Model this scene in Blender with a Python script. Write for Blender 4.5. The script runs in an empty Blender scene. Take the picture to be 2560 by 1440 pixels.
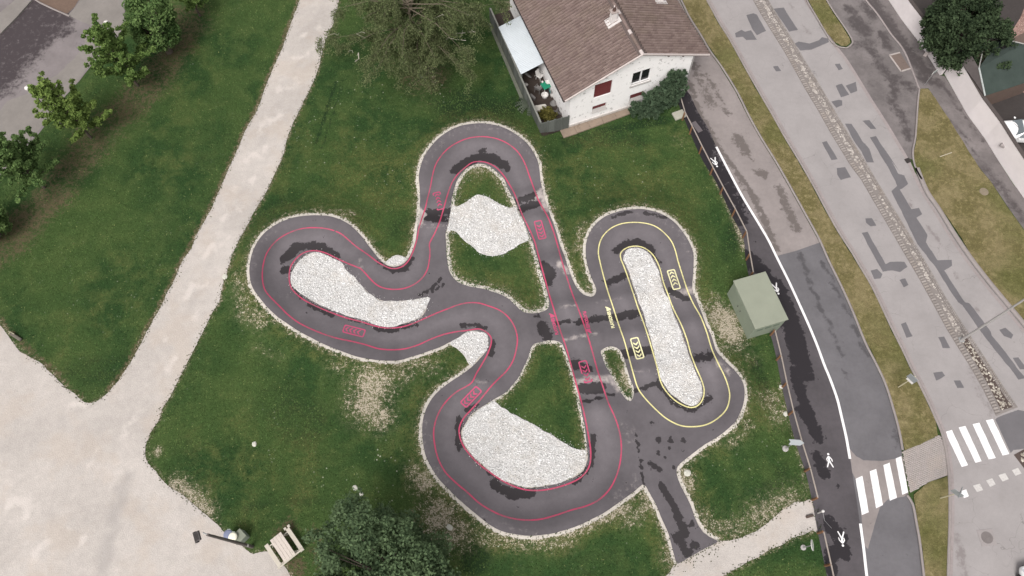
import bpy, math, random
import numpy as np
from mathutils import Vector, Matrix
from mathutils.geometry import delaunay_2d_cdt

R = math.radians
random.seed(7)
rng = np.random.default_rng(7)
scene = bpy.context.scene

# ------------------------------------------------------------------ camera
# survey of the photograph: focal length in photo pixels, where the plumb line under the camera meets the picture, flying height
FOC, NADX, NADY, CAMH = 1900.0, 1313.0, 1550.0, 50.0
dn = np.array([NADX - 1280, -(NADY - 720), -FOC]); dn /= np.linalg.norm(dn)
AZ = -dn
AY = np.array([0, 1, 0.]) - AZ[1] * AZ; AY /= np.linalg.norm(AY)
AX = np.cross(AY, AZ)
RW = np.array([AX, AY, AZ])
cam = bpy.data.cameras.new('camera'); camo = bpy.data.objects.new('camera', cam)
scene.collection.objects.link(camo); scene.camera = camo
cam.sensor_width = 36.0; cam.lens = 36.0 * FOC / 2560.0
cam.clip_start = 0.5; cam.clip_end = 3000
M4 = Matrix([[*RW[0], 0], [*RW[1], 0], [*RW[2], CAMH], [0, 0, 0, 1]])
camo.matrix_world = M4

# ------------------------------------------------------------------ light
world = bpy.data.worlds.new('World'); scene.world = world; world.use_nodes = True
wn = world.node_tree
for n in list(wn.nodes): wn.nodes.remove(n)
sky = wn.nodes.new('ShaderNodeTexSky'); sky.sky_type = 'NISHITA'; sky.sun_disc = False
SUN_EL, SUN_AZ = 56.0, 248.0            # azimuth: direction the light comes FROM, counter-clockwise from +X
sky.sun_elevation = R(SUN_EL); sky.sun_rotation = R(90 - SUN_AZ)
sky.air_density = 1.0; sky.dust_density = 4.0; sky.ozone_density = 1.0
hs = wn.nodes.new('ShaderNodeHueSaturation'); hs.inputs['Saturation'].default_value = 0.16
tint = wn.nodes.new('ShaderNodeMix'); tint.data_type = 'RGBA'; tint.blend_type = 'MULTIPLY'
tint.inputs[0].default_value = 1.0; tint.inputs[7].default_value = (1.0, 0.975, 0.96, 1)   # thin, slightly rosy cloud cover
bg = wn.nodes.new('ShaderNodeBackground'); bg.inputs[1].default_value = 0.15
wo = wn.nodes.new('ShaderNodeOutputWorld')
wn.links.new(sky.outputs[0], hs.inputs['Color']); wn.links.new(hs.outputs[0], tint.inputs[6])
wn.links.new(tint.outputs[2], bg.inputs[0]); wn.links.new(bg.outputs[0], wo.inputs[0])
sl = bpy.data.lights.new('sun', 'SUN'); slo = bpy.data.objects.new('sun', sl); scene.collection.objects.link(slo)
sl.energy = 1.5; sl.angle = R(24); sl.color = (1.0, 0.97, 0.94)
sd = Vector((math.cos(R(SUN_EL)) * math.cos(R(SUN_AZ)), math.cos(R(SUN_EL)) * math.sin(R(SUN_AZ)), math.sin(R(SUN_EL))))
slo.rotation_euler = sd.to_track_quat('Z', 'Y').to_euler(); slo.location = sd * 80
vs = scene.view_settings
vs.view_transform = 'Standard'; vs.look = 'None'; vs.gamma = 1.0; vs.use_curve_mapping = False
vs.exposure = 0.38

# ------------------------------------------------------------------ surveying helpers
def Qa(px):
    """photo pixels -> metres on the level plane z = 0"""
    px = np.asarray(px, float).reshape(-1, 2)
    d = np.stack([px[:, 0] - 1280, -(px[:, 1] - 720), np.full(len(px), -FOC)], 1) @ RW.T
    t = CAMH / -d[:, 2]
    return d[:, :2] * t[:, None]
def Q(x, y, z=0.0):
    """a point seen at photo pixel (x, y) standing at height z"""
    p = Qa([(x, y)])[0] * (1 - z / CAMH)
    return Vector((p[0], p[1], z))
def Z(x0, y0, s, pts): return [(x0 + a / s, y0 + b / s) for a, b in pts]
A_ = lambda pts: Z(580, 460, 3.0, pts)
B_ = lambda pts: Z(1000, 280, 2.769, pts)
C_ = lambda pts: Z(1400, 480, 2.4, pts)
D_ = lambda pts: Z(1000, 760, 2.25, pts)
E_ = lambda pts: Z(1900, 400, 2.77, pts)
F_ = lambda pts: Z(1900, 900, 2.667, pts)
G_ = lambda pts: Z(0, 900, 2.667, pts)
I_ = lambda pts: Z(1560, 1000, 3.272, pts)
J_ = lambda pts: Z(1660, 180, 3.13, pts)
K_ = lambda pts: Z(0, 0, 3.0, pts)
N_ = lambda pts: Z(1720, 0, 3.4286, pts)
O_ = lambda pts: Z(2100, 0, 3.13, pts)
def mpp(x, y): return float(np.linalg.norm(Qa([(x + 1, y)])[0] - Qa([(x, y)])[0]))

def catmull(P, closed, step):
    P = np.asarray(P, float); n = len(P)
    out = []
    rngi = range(n) if closed else range(n - 1)
    for i in rngi:
        if closed: p0, p1, p2, p3 = P[i - 1], P[i], P[(i + 1) % n], P[(i + 2) % n]
        else: p0, p1, p2, p3 = P[max(i - 1, 0)], P[i], P[i + 1], P[min(i + 2, n - 1)]
        L = np.linalg.norm(p2 - p1); k = max(1, int(math.ceil(L / step)))
        t = (np.arange(k) / k)[:, None]
        # centripetal-like tension kept simple
        out.append(0.5 * ((2 * p1) + (-p0 + p2) * t + (2 * p0 - 5 * p1 + 4 * p2 - p3) * t ** 2 + (-p0 + 3 * p1 - 3 * p2 + p3) * t ** 3))
    if not closed: out.append(P[-1:])
    return np.concatenate(out)
def linear(P, closed, step):
    P = np.asarray(P, float); n = len(P); out = []
    for i in (range(n) if closed else range(n - 1)):
        p1, p2 = P[i], P[(i + 1) % n]; k = max(1, int(math.ceil(np.linalg.norm(p2 - p1) / step)))
        t = (np.arange(k) / k)[:, None]; out.append(p1 + (p2 - p1) * t)
    if not closed: out.append(P[-1:])
    return np.concatenate(out)
def loop(px, step=0.3, jit=0.0, closed=True, smooth=True, seed=0):
    """traced outline in photo pixels -> resampled outline in metres, with a ragged edge of +-jit metres"""
    P = Qa(px); P = (catmull if smooth else linear)(P, closed, step)
    if jit:
        r = np.random.default_rng(seed + len(P)); n = len(P)
        a = r.normal(size=n); b = np.convolve(np.concatenate([a[-6:], a, a[:6]]), np.ones(5) / 5, 'same')[6:-6]
        T = np.roll(P, -1, 0) - np.roll(P, 1, 0); T /= np.linalg.norm(T, axis=1)[:, None] + 1e-9
        Nn = np.stack([-T[:, 1], T[:, 0]], 1); P = P + Nn * ((a * .5 + b * 1.6) * jit)[:, None]
    return P
def segdist(P, poly, closed=False, chunk=20000):
    """distance of points to a polyline, and position along it (0..n)"""
    poly = np.asarray(poly, float)
    a = poly if closed else poly[:-1]; b = np.roll(poly, -1, 0) if closed else poly[1:]
    ab = b - a; L2 = (ab ** 2).sum(1) + 1e-12
    D = np.empty(len(P)); U = np.empty(len(P))
    for s in range(0, len(P), chunk):
        p = P[s:s + chunk]
        t = np.clip(((p[:, None] - a) * ab).sum(2) / L2, 0, 1)
        d = ((p[:, None] - a - ab * t[..., None]) ** 2).sum(2)
        j = d.argmin(1); k = np.arange(len(p))
        D[s:s + chunk] = np.sqrt(d[k, j]); U[s:s + chunk] = j + t[k, j]
    return D, U
def inside(P, poly):
    x, y = P[:, 0], P[:, 1]; c = np.zeros(len(P), bool); n = len(poly)
    x1, y1 = poly[:, 0], poly[:, 1]; x2, y2 = np.roll(x1, -1), np.roll(y1, -1)
    for i in range(n):
        if y1[i] == y2[i]: continue
        m = ((y1[i] > y) != (y2[i] > y))
        c ^= m & (x < (x2[i] - x1[i]) * (y - y1[i]) / (y2[i] - y1[i]) + x1[i])
    return c
def strokes(P, items):
    """soft field 0..1 of brush strokes: items = (pixel points, half width in pixels, strength)"""
    v = np.zeros(len(P))
    for pts, w, s in items:
        q = Qa(pts); w = w * mpp(*pts[len(pts) // 2])
        if len(q) == 1: q = np.concatenate([q, q + 0.01])
        lo, hi = q.min(0) - 2 * w, q.max(0) + 2 * w
        m = np.nonzero(((P > lo) & (P < hi)).all(1))[0]
        if len(m) == 0: continue
        d, _ = segdist(P[m], q)
        v[m] = np.maximum(v[m], np.clip(1.55 - d / w, 0, 1) * s)
    return v

# ------------------------------------------------------------------ relief of the ground: banked curves and rollers of the track
RIDGES = []   # polyline (m), heights per vertex, half width (m)
def ridge(px, hs_, w):
    q = Qa(px); P = catmull(q, False, 1.0)
    t = np.linspace(0, 1, len(P)); RIDGES.append((P, np.interp(t, np.linspace(0, 1, len(hs_)), hs_), w))
def relief(P):
    h = np.zeros(len(P))
    for pl, hh, w in RIDGES:
        lo, hi = pl.min(0) - 3 * w, pl.max(0) + 3 * w
        m = np.nonzero(((P > lo) & (P < hi)).all(1))[0]
        if len(m) == 0: continue
        d, u = segdist(P[m], pl)
        v = np.interp(u, np.arange(len(hh)), hh) * np.exp(-(d / w) ** 2)
        h[m] = np.sqrt(h[m] ** 2 + v ** 2)
    return h
def lift(P, dz=0.0):
    """points of the level plan raised onto the relief, staying on the line of sight they were surveyed along"""
    P = np.asarray(P, float).reshape(-1, 2); h = relief(P) + dz
    k = 1 - h / CAMH
    return np.column_stack([P * k[:, None], h])

# ------------------------------------------------------------------ object helpers
COL = scene.collection
def link(o, parent=None):
    COL.objects.link(o)
    if parent is not None: o.parent = parent
    return o
def mesh_obj(name, verts, faces, mat=None, parent=None, attrs=None, smooth=False, face_attrs=None):
    me = bpy.data.meshes.new(name)
    if isinstance(verts, np.ndarray) and isinstance(faces, np.ndarray):
        me.vertices.add(len(verts)); me.vertices.foreach_set('co', np.ascontiguousarray(verts, np.float32).ravel())
        k = faces.shape[1]
        me.loops.add(faces.size); me.loops.foreach_set('vertex_index', np.ascontiguousarray(faces, np.int32).ravel())
        me.polygons.add(len(faces)); me.polygons.foreach_set('loop_start', np.arange(0, faces.size, k, dtype=np.int32))
        me.update(calc_edges=True)
    else:
        me.from_pydata([tuple(map(float, v)) for v in verts], [], [tuple(f) for f in faces]); me.update()
    if smooth: me.polygons.foreach_set('use_smooth', [True] * len(me.polygons))
    for k, v in (attrs or {}).items():
        a = me.attributes.new(k, 'FLOAT', 'POINT'); a.data.foreach_set('value', np.asarray(v, np.float32))
    for k, v in (face_attrs or {}).items():
        a = me.attributes.new(k, 'FLOAT', 'FACE'); a.data.foreach_set('value', np.asarray(v, np.float32))
    if mat: me.materials.append(mat)
    return link(bpy.data.objects.new(name, me), parent)
def tag(o, label, cat, group=None, kind=None):
    if label: o['label'] = label
    if cat: o['category'] = cat
    if group: o['group'] = group
    if kind: o['kind'] = kind
    return o
def struct(o): o['kind'] = 'structure'; return o
def thing(name, label, cat, loc=(0, 0, 0), rz=0.0, group=None):
    o = bpy.data.objects.new(name, None); o.empty_display_size = .3; COL.objects.link(o)
    o.location = loc; o.rotation_euler = (0, 0, rz)
    return tag(o, label, cat, group)
def copy_tree(o, parent=None):
    c = o.copy(); COL.objects.link(c); c.parent = parent
    for ch in list(o.children): copy_tree(ch, c)
    return c

class MB:
    """collects simple shapes; build() links them as one mesh object"""
    def __init__(s): s.v, s.f, s.t, s.cur = [], [], [], 0.5
    def add(s, vs, fs):
        n = len(s.v); s.v += [tuple(v) for v in vs]; s.f += [tuple(i + n for i in f) for f in fs]; s.t += [s.cur] * len(fs); return s
    def box(s, c, d, rz=0.0, m=None, bev=0.0):
        x, y, z = d[0] / 2, d[1] / 2, d[2] / 2
        if bev:
            b = min(bev, x * .9, y * .9, z * .9); vs = []
            for sz, zz, ins in ((-1, -z, b), (-1, -z + b, 0), (1, z - b, 0), (1, z, b)):
                X, Y = x - ins, y - ins
                vs += [(-X, -Y + b, zz), (-X + b, -Y, zz), (X - b, -Y, zz), (X, -Y + b, zz), (X, Y - b, zz), (X - b, Y, zz), (-X + b, Y, zz), (-X, Y - b, zz)]
            fs = [tuple(range(7, -1, -1)), tuple(range(24, 32))]
            for r in range(3):
                for k in range(8): fs.append((r * 8 + k, r * 8 + (k + 1) % 8, r * 8 + 8 + (k + 1) % 8, r * 8 + 8 + k))
        else:
            vs = [(-x, -y, -z), (x, -y, -z), (x, y, -z), (-x, y, -z), (-x, -y, z), (x, -y, z), (x, y, z), (-x, y, z)]
            fs = [(3, 2, 1, 0), (4, 5, 6, 7), (0, 1, 5, 4), (1, 2, 6, 5), (2, 3, 7, 6), (3, 0, 4, 7)]
        mt = Matrix.Translation(c) @ (m if m is not None else Matrix.Rotation(rz, 4, 'Z'))
        return s.add([mt @ Vector(v) for v in vs], fs)
    def tube(s, pts, rad, n=8, cap=True):
        pts = [Vector(p) for p in pts]; rad = rad if hasattr(rad, '__len__') else [rad] * len(pts)
        vs, fs = [], []
        for i, p in enumerate(pts):
            d = (pts[min(i + 1, len(pts) - 1)] - pts[max(i - 1, 0)]); d = d.normalized() if d.length > 1e-9 else Vector((0, 0, 1))
            a = d.orthogonal().normalized() if i == 0 else (a - d * a.dot(d)).normalized(); b = d.cross(a)
            for k in range(n):
                t = 2 * math.pi * k / n; vs.append(p + (a * math.cos(t) + b * math.sin(t)) * rad[i])
        for i in range(len(pts) - 1):
            for k in range(n): fs.append((i * n + k, i * n + (k + 1) % n, (i + 1) * n + (k + 1) % n, (i + 1) * n + k))
        if cap: fs += [tuple(range(n - 1, -1, -1)), tuple(range((len(pts) - 1) * n, len(pts) * n))]
        return s.add(vs, fs)
    def lathe(s, prof, n=20, c=(0, 0, 0), sx=1, sy=1, a0=0.0):
        vs, fs = [], []
        for r, z in prof:
            for k in range(n):
                t = 2 * math.pi * k / n + a0; vs.append((c[0] + r * sx * math.cos(t), c[1] + r * sy * math.sin(t), c[2] + z))
        for i in range(len(prof) - 1):
            for k in range(n): fs.append((i * n + k, i * n + (k + 1) % n, (i + 1) * n + (k + 1) % n, (i + 1) * n + k))
        fs += [tuple(range(n - 1, -1, -1)), tuple(range((len(prof) - 1) * n, len(prof) * n))]
        return s.add(vs, fs)
    def prism(s, poly, z0, z1):
        n = len(poly)
        return s.add([(p[0], p[1], z0) for p in poly] + [(p[0], p[1], z1) for p in poly],
                     [tuple(range(n - 1, -1, -1)), tuple(range(n, 2 * n))] + [(i, (i + 1) % n, n + (i + 1) % n, n + i) for i in range(n)])
    def slab(s, quad, th):
        """flat plate from four 3-D corners, th thick downwards along its normal"""
        q = [Vector(p) for p in quad]; nn = (q[1] - q[0]).cross(q[3] - q[0]).normalized() * th; k = len(q)
        return s.add(q + [p - nn for p in q], [tuple(range(k)), tuple(range(2 * k - 1, k - 1, -1))] + [(i, k + i, k + (i + 1) % k, (i + 1) % k) for i in range(k)])
    def build(s, name, mat, parent=None, smooth=False, rot=None):
        o = mesh_obj(name, s.v, s.f, mat, parent, smooth=smooth, face_attrs={'tint': s.t}); return o

# ------------------------------------------------------------------ material helper
class NT:
    def __init__(s, name, rough=0.9, spec=0.3):
        s.m = bpy.data.materials.new(name); s.m.use_nodes = True; s.t = s.m.node_tree
        for n in list(s.t.nodes): s.t.nodes.remove(n)
        s.o = s.t.nodes.new('ShaderNodeOutputMaterial'); s.b = s.t.nodes.new('ShaderNodeBsdfPrincipled')
        s.t.links.new(s.b.outputs[0], s.o.inputs[0]); s.b.inputs['Roughness'].default_value = rough
        s.b.inputs['Specular IOR Level'].default_value = spec; s._pos = {}
    def L(s, a, b): s.t.links.new(a, b)
    def n(s, t): return s.t.nodes.new(t)
    def pos(s, kind='Object'):
        if kind not in s._pos:
            if kind == 'World': s._pos[kind] = s.n('ShaderNodeNewGeometry').outputs['Position']
            else: s._pos[kind] = s.n('ShaderNodeTexCoord').outputs['Object']
        return s._pos[kind]
    def put(s, sock, v):
        if hasattr(v, 'is_output'): s.L(v, sock)
        elif isinstance(v, (tuple, list)): sock.default_value = tuple(v) + ((1,) if len(v) == 3 and len(sock.default_value) == 4 else ())
        else: sock.default_value = v
    def noise(s, scale, detail=3, rough=.55, kind='Object', dist=0.0, vec=None):
        n = s.n('ShaderNodeTexNoise'); s.L(vec if vec is not None else s.pos(kind), n.inputs['Vector'])
        n.inputs['Scale'].default_value = scale; n.inputs['Detail'].default_value = detail; n.inputs['Roughness'].default_value = rough; n.inputs['Distortion'].default_value = dist
        return n.outputs['Fac']
    def voro(s, scale, feature='F1', kind='Object', out='Distance', vec=None):
        n = s.n('ShaderNodeTexVoronoi'); n.feature = feature; s.L(vec if vec is not None else s.pos(kind), n.inputs['Vector']); n.inputs['Scale'].default_value = scale
        return n.outputs[out]
    def stretch(s, sc, rz=0.0, kind='Object'):
        n = s.n('ShaderNodeMapping'); s.L(s.pos(kind), n.inputs['Vector']); n.inputs['Scale'].default_value = sc; n.inputs['Rotation'].default_value = (0, 0, rz)
        return n.outputs[0]
    def attr(s, name):
        n = s.n('ShaderNodeAttribute'); n.attribute_name = name; return n.outputs['Fac']
    def rand(s): return s.n('ShaderNodeObjectInfo').outputs['Random']
    def math(s, op, a, b=0.0, c=0.0, clamp=False):
        n = s.n('ShaderNodeMath'); n.operation = op; n.use_clamp = clamp
        s.put(n.inputs[0], a); s.put(n.inputs[1], b); s.put(n.inputs[2], c); return n.outputs[0]
    def step(s, v, lo, hi, a=0.0, b=1.0):
        n = s.n('ShaderNodeMapRange'); n.interpolation_type = 'SMOOTHSTEP'; s.put(n.inputs[0], v)
        for i, x in zip((1, 2, 3, 4), (lo, hi, a, b)): s.put(n.inputs[i], x)
        return n.outputs[0]
    def mix(s, f, a, b, mode='MIX'):
        n = s.n('ShaderNodeMix'); n.data_type = 'RGBA'; n.blend_type = mode; s.put(n.inputs[0], f); s.put(n.inputs[6], a); s.put(n.inputs[7], b); return n.outputs[2]
    def bright(s, c, f):
        """colour times a grey factor"""
        n = s.n('ShaderNodeVectorMath'); n.operation = 'SCALE'; s.put(n.inputs[0], c); s.put(n.inputs['Scale'], f); return n.outputs[0]
    def bump(s, h, strength=.4, dist=.05):
        n = s.n('ShaderNodeBump'); s.put(n.inputs['Height'], h); n.inputs['Strength'].default_value = strength; n.inputs['Distance'].default_value = dist
        s.L(n.outputs[0], s.b.inputs['Normal'])
    def done(s, col, rough=None):
        s.put(s.b.inputs['Base Color'], col)
        if rough is not None: s.put(s.b.inputs['Roughness'], rough)
        return s.m
def speckled(name, col, amt=.25, scale=12, rough=.85, spec=.3, metal=0.0, stain=0.0, coat=0.0):
    """painted / cast / sawn surface: tone variation at two scales, fine bump, optional grime"""
    t = NT(name, rough, spec); a = t.noise(scale, 4); b = t.noise(scale * .13, 3)
    f = t.math('MULTIPLY_ADD', a, amt, 1 - amt * .5); f2 = t.math('MULTIPLY_ADD', b, amt, 1 - amt * .5)
    c = t.bright(t.bright(t.mix(0.0, col, col), f), f2)
    if stain: c = t.mix(t.step(t.noise(scale * .35, 5, .7), .58, .74, 0, stain), c, (col[0] * .45, col[1] * .42, col[2] * .38))
    t.b.inputs['Metallic'].default_value = metal
    if coat: t.b.inputs['Coat Weight'].default_value = coat
    t.bump(a, .25, .01)
    return t.done(c)

# ================================================================== SURVEYED OUTLINES (photo pixels)
TRACK_OUT = (B_([(135,660),(140,600),(135,520),(130,450),(140,380),(165,310),(200,255),(250,195),(310,148),(380,110),(450,88),(540,78),(620,82),(700,102),(770,135),(840,180),(895,235),(930,290),(955,350),(968,420),(975,490),(990,550),(1010,630),(1030,690),(1055,760),(1085,830),(1110,920),(1140,1000),(1165,1080),(1200,1170),(1230,1225),(1270,1262),(1320,1278),(1350,1262),(1358,1225)])
  + C_([(200,540),(170,460),(155,380),(158,310),(175,250),(205,200),(250,160),(310,128),(380,110),(450,103),(520,105),(590,122),(650,155),(705,200),(745,250),(780,310),(800,370),(803,430),(798,500),(795,560),(800,605),(820,650),(850,720),(880,800),(910,870),(935,950),(985,1010),(1050,1070),(1085,1120),(1105,1180),(1105,1250),(1080,1330),(1040,1400)])
  + I_([(955,110),(910,175),(840,245),(750,310),(640,380),(540,455),(460,520),(430,560),(430,610),(455,680),(500,770),(545,860),(580,950),(610,1020),(650,1085),(720,1135),(765,1160),(660,1215),(550,1280),(440,1340),(415,1280),(390,1200),(370,1120),(330,1020),(285,920),(240,820),(200,745),(175,705),(150,695)])
  + D_([(1310,1060),(1240,1110),(1160,1165),(1080,1210),(980,1255),(880,1285),(780,1302),(680,1300),(590,1282),(520,1250),(470,1215),(400,1160),(320,1090),(250,1020),(190,945),(150,870),(130,790),(125,720),(128,650),(145,590),(180,530),(230,480),(290,435),(350,395),(420,340),(470,285),(495,240),(497,200),(480,165),(430,150),(380,155),(330,185),(280,215),(220,245),(150,270),(80,292)])
  + A_([(1260,1324),(1150,1325),(1050,1315),(950,1298),(850,1265),(740,1225),(640,1180),(540,1125),(440,1065),(350,1000),(270,930),(215,865),(170,800),(140,730),(130,650),(138,570),(160,490),(200,420),(245,365),(310,315),(390,275),(480,248),(570,236),(680,236),(760,248),(830,272),(890,310),(940,360),(985,410),(1030,470),(1075,530),(1120,580),(1145,600),(1175,615),(1220,620),(1270,605),(1310,575),(1340,530),(1360,480),(1375,420),(1385,350),(1395,290),(1412,235)]))
ISL_LEFT = A_([(640,517),(590,522),(540,545),(495,590),(460,640),(443,690),(443,745),(470,785),(520,825),(600,875),(690,920),(800,965),(900,995),(1000,1025),(1080,1055),(1150,1068),(1210,1065),(1280,1050),(1350,1025),(1410,1000),(1445,960),(1465,910),(1483,860),(1470,848),(1420,852),(1340,868),(1260,876),(1180,880),(1120,875),(1070,850),(1020,810),(970,760),(920,705),(880,670),(850,635),(820,595),(780,565),(730,545),(690,525)])
ISL_TOP = B_([(540,358),(600,370),(650,392),(690,430),(720,470),(750,530),(780,590),(800,640),(820,690),(850,750),(885,830),(915,900),(945,990),(970,1080),(1000,1180),(1020,1270),(1030,1340),(1015,1370),(960,1388),(880,1395),(840,1375),(790,1330),(740,1290),(690,1260),(630,1240),(540,1220),(460,1200),(400,1175),(355,1130),(335,1080),(325,1000),(318,930),(315,880),(320,830),(330,790),(340,730),(350,680),(360,610),(370,550),(390,480),(420,430),(470,385)])
GRAV_TOP = B_([(357,648),(405,650),(450,625),(490,600),(530,572),(570,580),(620,595),(660,620),(720,650),(760,660),(798,662),(814,690),(844,750),(879,830),(888,880),(860,900),(820,920),(770,950),(720,985),(660,995),(600,990),(550,975),(510,940),(470,910),(430,870),(390,835),(350,820),(327,825),(338,780),(350,700)])
ISL_LOW = D_([(850,205),(800,210),(755,225),(735,250),(720,300),(700,350),(675,400),(640,450),(590,500),(540,530),(500,555),(450,585),(400,625),(370,665),(345,710),(345,755),(365,800),(400,850),(450,900),(510,950),(570,990),(640,1020),(710,1035),(790,1030),(880,1015),(960,985),(1020,950),(1045,910),(1055,860),(1052,800),(1045,740),(1035,680),(1020,600),(1000,500),(985,440),(965,370),(945,310),(925,250),(900,215)])
GRAV_LOW = D_([(525,548),(580,585),(650,625),(720,660),(790,700),(860,745),(930,785),(1000,815),(1048,830),(1050,862),(1041,907),(1016,945),(957,980),(879,1010),(790,1025),(710,1030),(642,1015),(573,985),(513,945),(454,897),(404,847),(370,798),(350,755),(350,712),(374,668),(404,630),(453,590),(500,560)])
ISL_OVAL = D_([(1165,240),(1200,240),(1235,260),(1260,310),(1280,370),(1300,430),(1315,480),(1312,530),(1295,548),(1265,530),(1230,480),(1195,420),(1165,360),(1140,300),(1130,265)])
ISL_RIGHT = C_([(400,350),(440,335),(480,335),(520,360),(555,395),(580,450),(600,510),(625,590),(655,650),(680,720),(710,800),(740,880),(770,970),(800,1050),(830,1120),(850,1180),(850,1230),(825,1270),(780,1280),(740,1265),(690,1225),(640,1180),(610,1130),(590,1060),(570,980),(545,890),(520,800),(490,700),(460,620),(430,540),(405,460),(380,400)])
GRAV_TONGUE = D_([(494,200),(478,168),(430,154),(380,160),(330,190),(282,222),(335,262),(365,300),(385,330),(405,345),(440,305),(470,275),(490,240)])
GRAV_NOOK = A_([(1150,590),(1180,560),(1215,540),(1260,537),(1300,550),(1308,570),(1266,600),(1220,614),(1178,609)])
PINK_A = (A_([(1450,180),(1420,270),(1400,340),(1385,420),(1360,500),(1330,565),(1290,610),(1240,632),(1190,632),(1140,612),(1085,580),(1020,530),(940,475),(880,425),(820,375),(750,345),(670,330),(580,328),(500,340),(420,370),(350,412),(300,460),(260,520),(240,580),(228,650),(230,730),(250,800),(300,860),(360,920),(420,980),(500,1040),(600,1090),(700,1130),(800,1160),(900,1180),(1000,1205),(1100,1235),(1200,1243),(1300,1235),(1400,1205),(1500,1160),(1600,1125),(1700,1105)])
  + D_([(370,150),(440,140),(480,155),(510,185),(512,225),(490,285),(460,340),(430,390),(405,440),(370,465),(310,500),(250,560),(210,630),(190,710),(195,790),(215,870),(255,945),(320,1010),(380,1060),(440,1115),(510,1160),(590,1195),(680,1213),(780,1212),(870,1190),(960,1160),(1050,1135),(1120,1100),(1180,1040),(1220,960),(1240,880),(1245,800),(1235,720),(1210,640),(1170,550),(1140,460),(1110,370),(1080,260),(1050,160),(1015,60)])
  + B_([(1225,1340),(1190,1250),(1150,1130),(1120,1030),(1090,920),(1060,820),(1020,720),(980,650),(950,590),(920,510),(895,440),(870,370),(840,310),(800,260),(740,215),(670,185),(600,172),(530,172),(460,185),(390,215),(330,255),(280,310),(245,370),(225,440),(210,520),(190,600)]))
PINK_B = (B_([(205,910),(240,840),(270,770),(290,710),(310,640),(330,570),(360,490),(400,430),(450,385),(500,350),(550,343),(600,350),(660,380),(710,430),(750,490),(790,560),(820,640),(850,720),(890,800),(930,890),(955,980),(985,1090),(1010,1180),(1035,1270),(1060,1350)])
  + D_([(880,80),(905,160),(930,230),(950,300),(975,390),(1000,480),(1025,570),(1045,660),(1060,740),(1072,820),(1070,890),(1050,940),(1010,980),(950,1010),(870,1035),(790,1048),(710,1045),(640,1025),(570,990),(510,950),(450,905),(395,850),(355,795),(335,740),(335,690),(360,640),(400,595),(450,540),(490,490),(520,455),(560,415),(600,375),(635,320),(655,250),(660,190),(645,130),(610,75),(560,35),(490,8)])
  + A_([(1850,893),(1780,890),(1700,905),(1620,935),(1530,970),(1440,1010),(1360,1045),(1280,1070),(1200,1080),(1120,1075),(1040,1055),(960,1030),(860,1005),(760,970),(650,925),(550,875),(490,830),(445,780),(430,720),(432,650),(450,600),(490,550),(540,515),(600,500),(660,505),(720,525),(790,560),(860,592),(930,620),(965,635),(1000,670),(1050,725),(1100,765),(1160,785),(1230,790),(1300,780),(1370,750),(1430,700),(1465,640),(1480,570),(1485,500)]))
YEL_A = C_([(440,182),(510,187),(570,205),(620,240),(665,290),(690,345),(710,420),(735,500),(765,590),(800,670),(845,750),(880,840),(910,940),(945,1020),(985,1100),(1010,1170),(1018,1230),(1000,1300),(950,1355),(880,1395),(800,1408),(720,1400),(640,1360),(570,1300),(500,1225),(465,1170),(440,1090),(410,980),(385,890),(350,790),(315,680),(285,590),(260,500),(240,420),(230,360),(240,300),(265,255),(310,215),(370,190)])
YEL_B = C_([(440,325),(490,330),(535,355),(570,395),(600,460),(620,540),(650,620),(680,700),(725,790),(760,880),(785,970),(815,1050),(850,1130),(865,1190),(855,1245),(825,1282),(785,1293),(740,1280),(690,1250),(640,1200),(605,1140),(585,1060),(560,970),(530,870),(500,780),(470,700),(440,610),(410,520),(385,450),(365,400),(365,365),(395,338)])
PATH_R = [(885,-240),(858,-60),(847,0),(836,50),(815,100),(803,140),(787,197),(770,233),(747,277),(723,333),(707,390),(683,443),(665,480),(640,522),(610,577),(587,620),(573,660),(563,693),(553,727),(545,757),(522,797),(503,837),(482,880),(469,905),(450,941),(427,986),(409,1016),(397,1050),(375,1087),(363,1122),(368,1155),(390,1177),(412,1207),(450,1234),(487,1264),(517,1290),(544,1312),(566,1335),(600,1359),(628,1384),(650,1379),(675,1380),(694,1397),(712,1416),(725,1437),(740,1480)]
PATH_L = [(812,-240),(772,-60),(750,0),(737,33),(720,80),(703,127),(680,177),(660,230),(640,280),(617,320),(597,367),(573,420),(549,476),(540,493),(520,537),(497,577),(477,620),(453,660),(437,697),(420,730),(400,770),(373,820),(347,867),(325,908),(300,945),(277,971),(255,994),(228,1007),(206,1003),(184,982),(157,964),(127,934),(97,905),(67,890),(40,867),(20,837),(0,813),(-60,770)]
PLAZA = PATH_R + [(800,1800),(300,1850),(-600,1850),(-500,1300),(-400,900)] + PATH_L[::-1]
LOW_PATH = I_([(440,1338),(550,1278),(660,1213),(765,1160),(860,1155),(950,1130),(1060,1080),(1180,1000),(1250,940),(1330,880),(1400,840),(1480,835),(1535,830),(1570,900),(1590,1085),(1550,1065),(1480,1090),(1380,1130),(1280,1180),(1180,1230),(1100,1280),(1000,1330),(920,1370),(850,1420),(760,1500),(400,2100),(-100,2100),(250,1550),(395,1385)])

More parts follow.
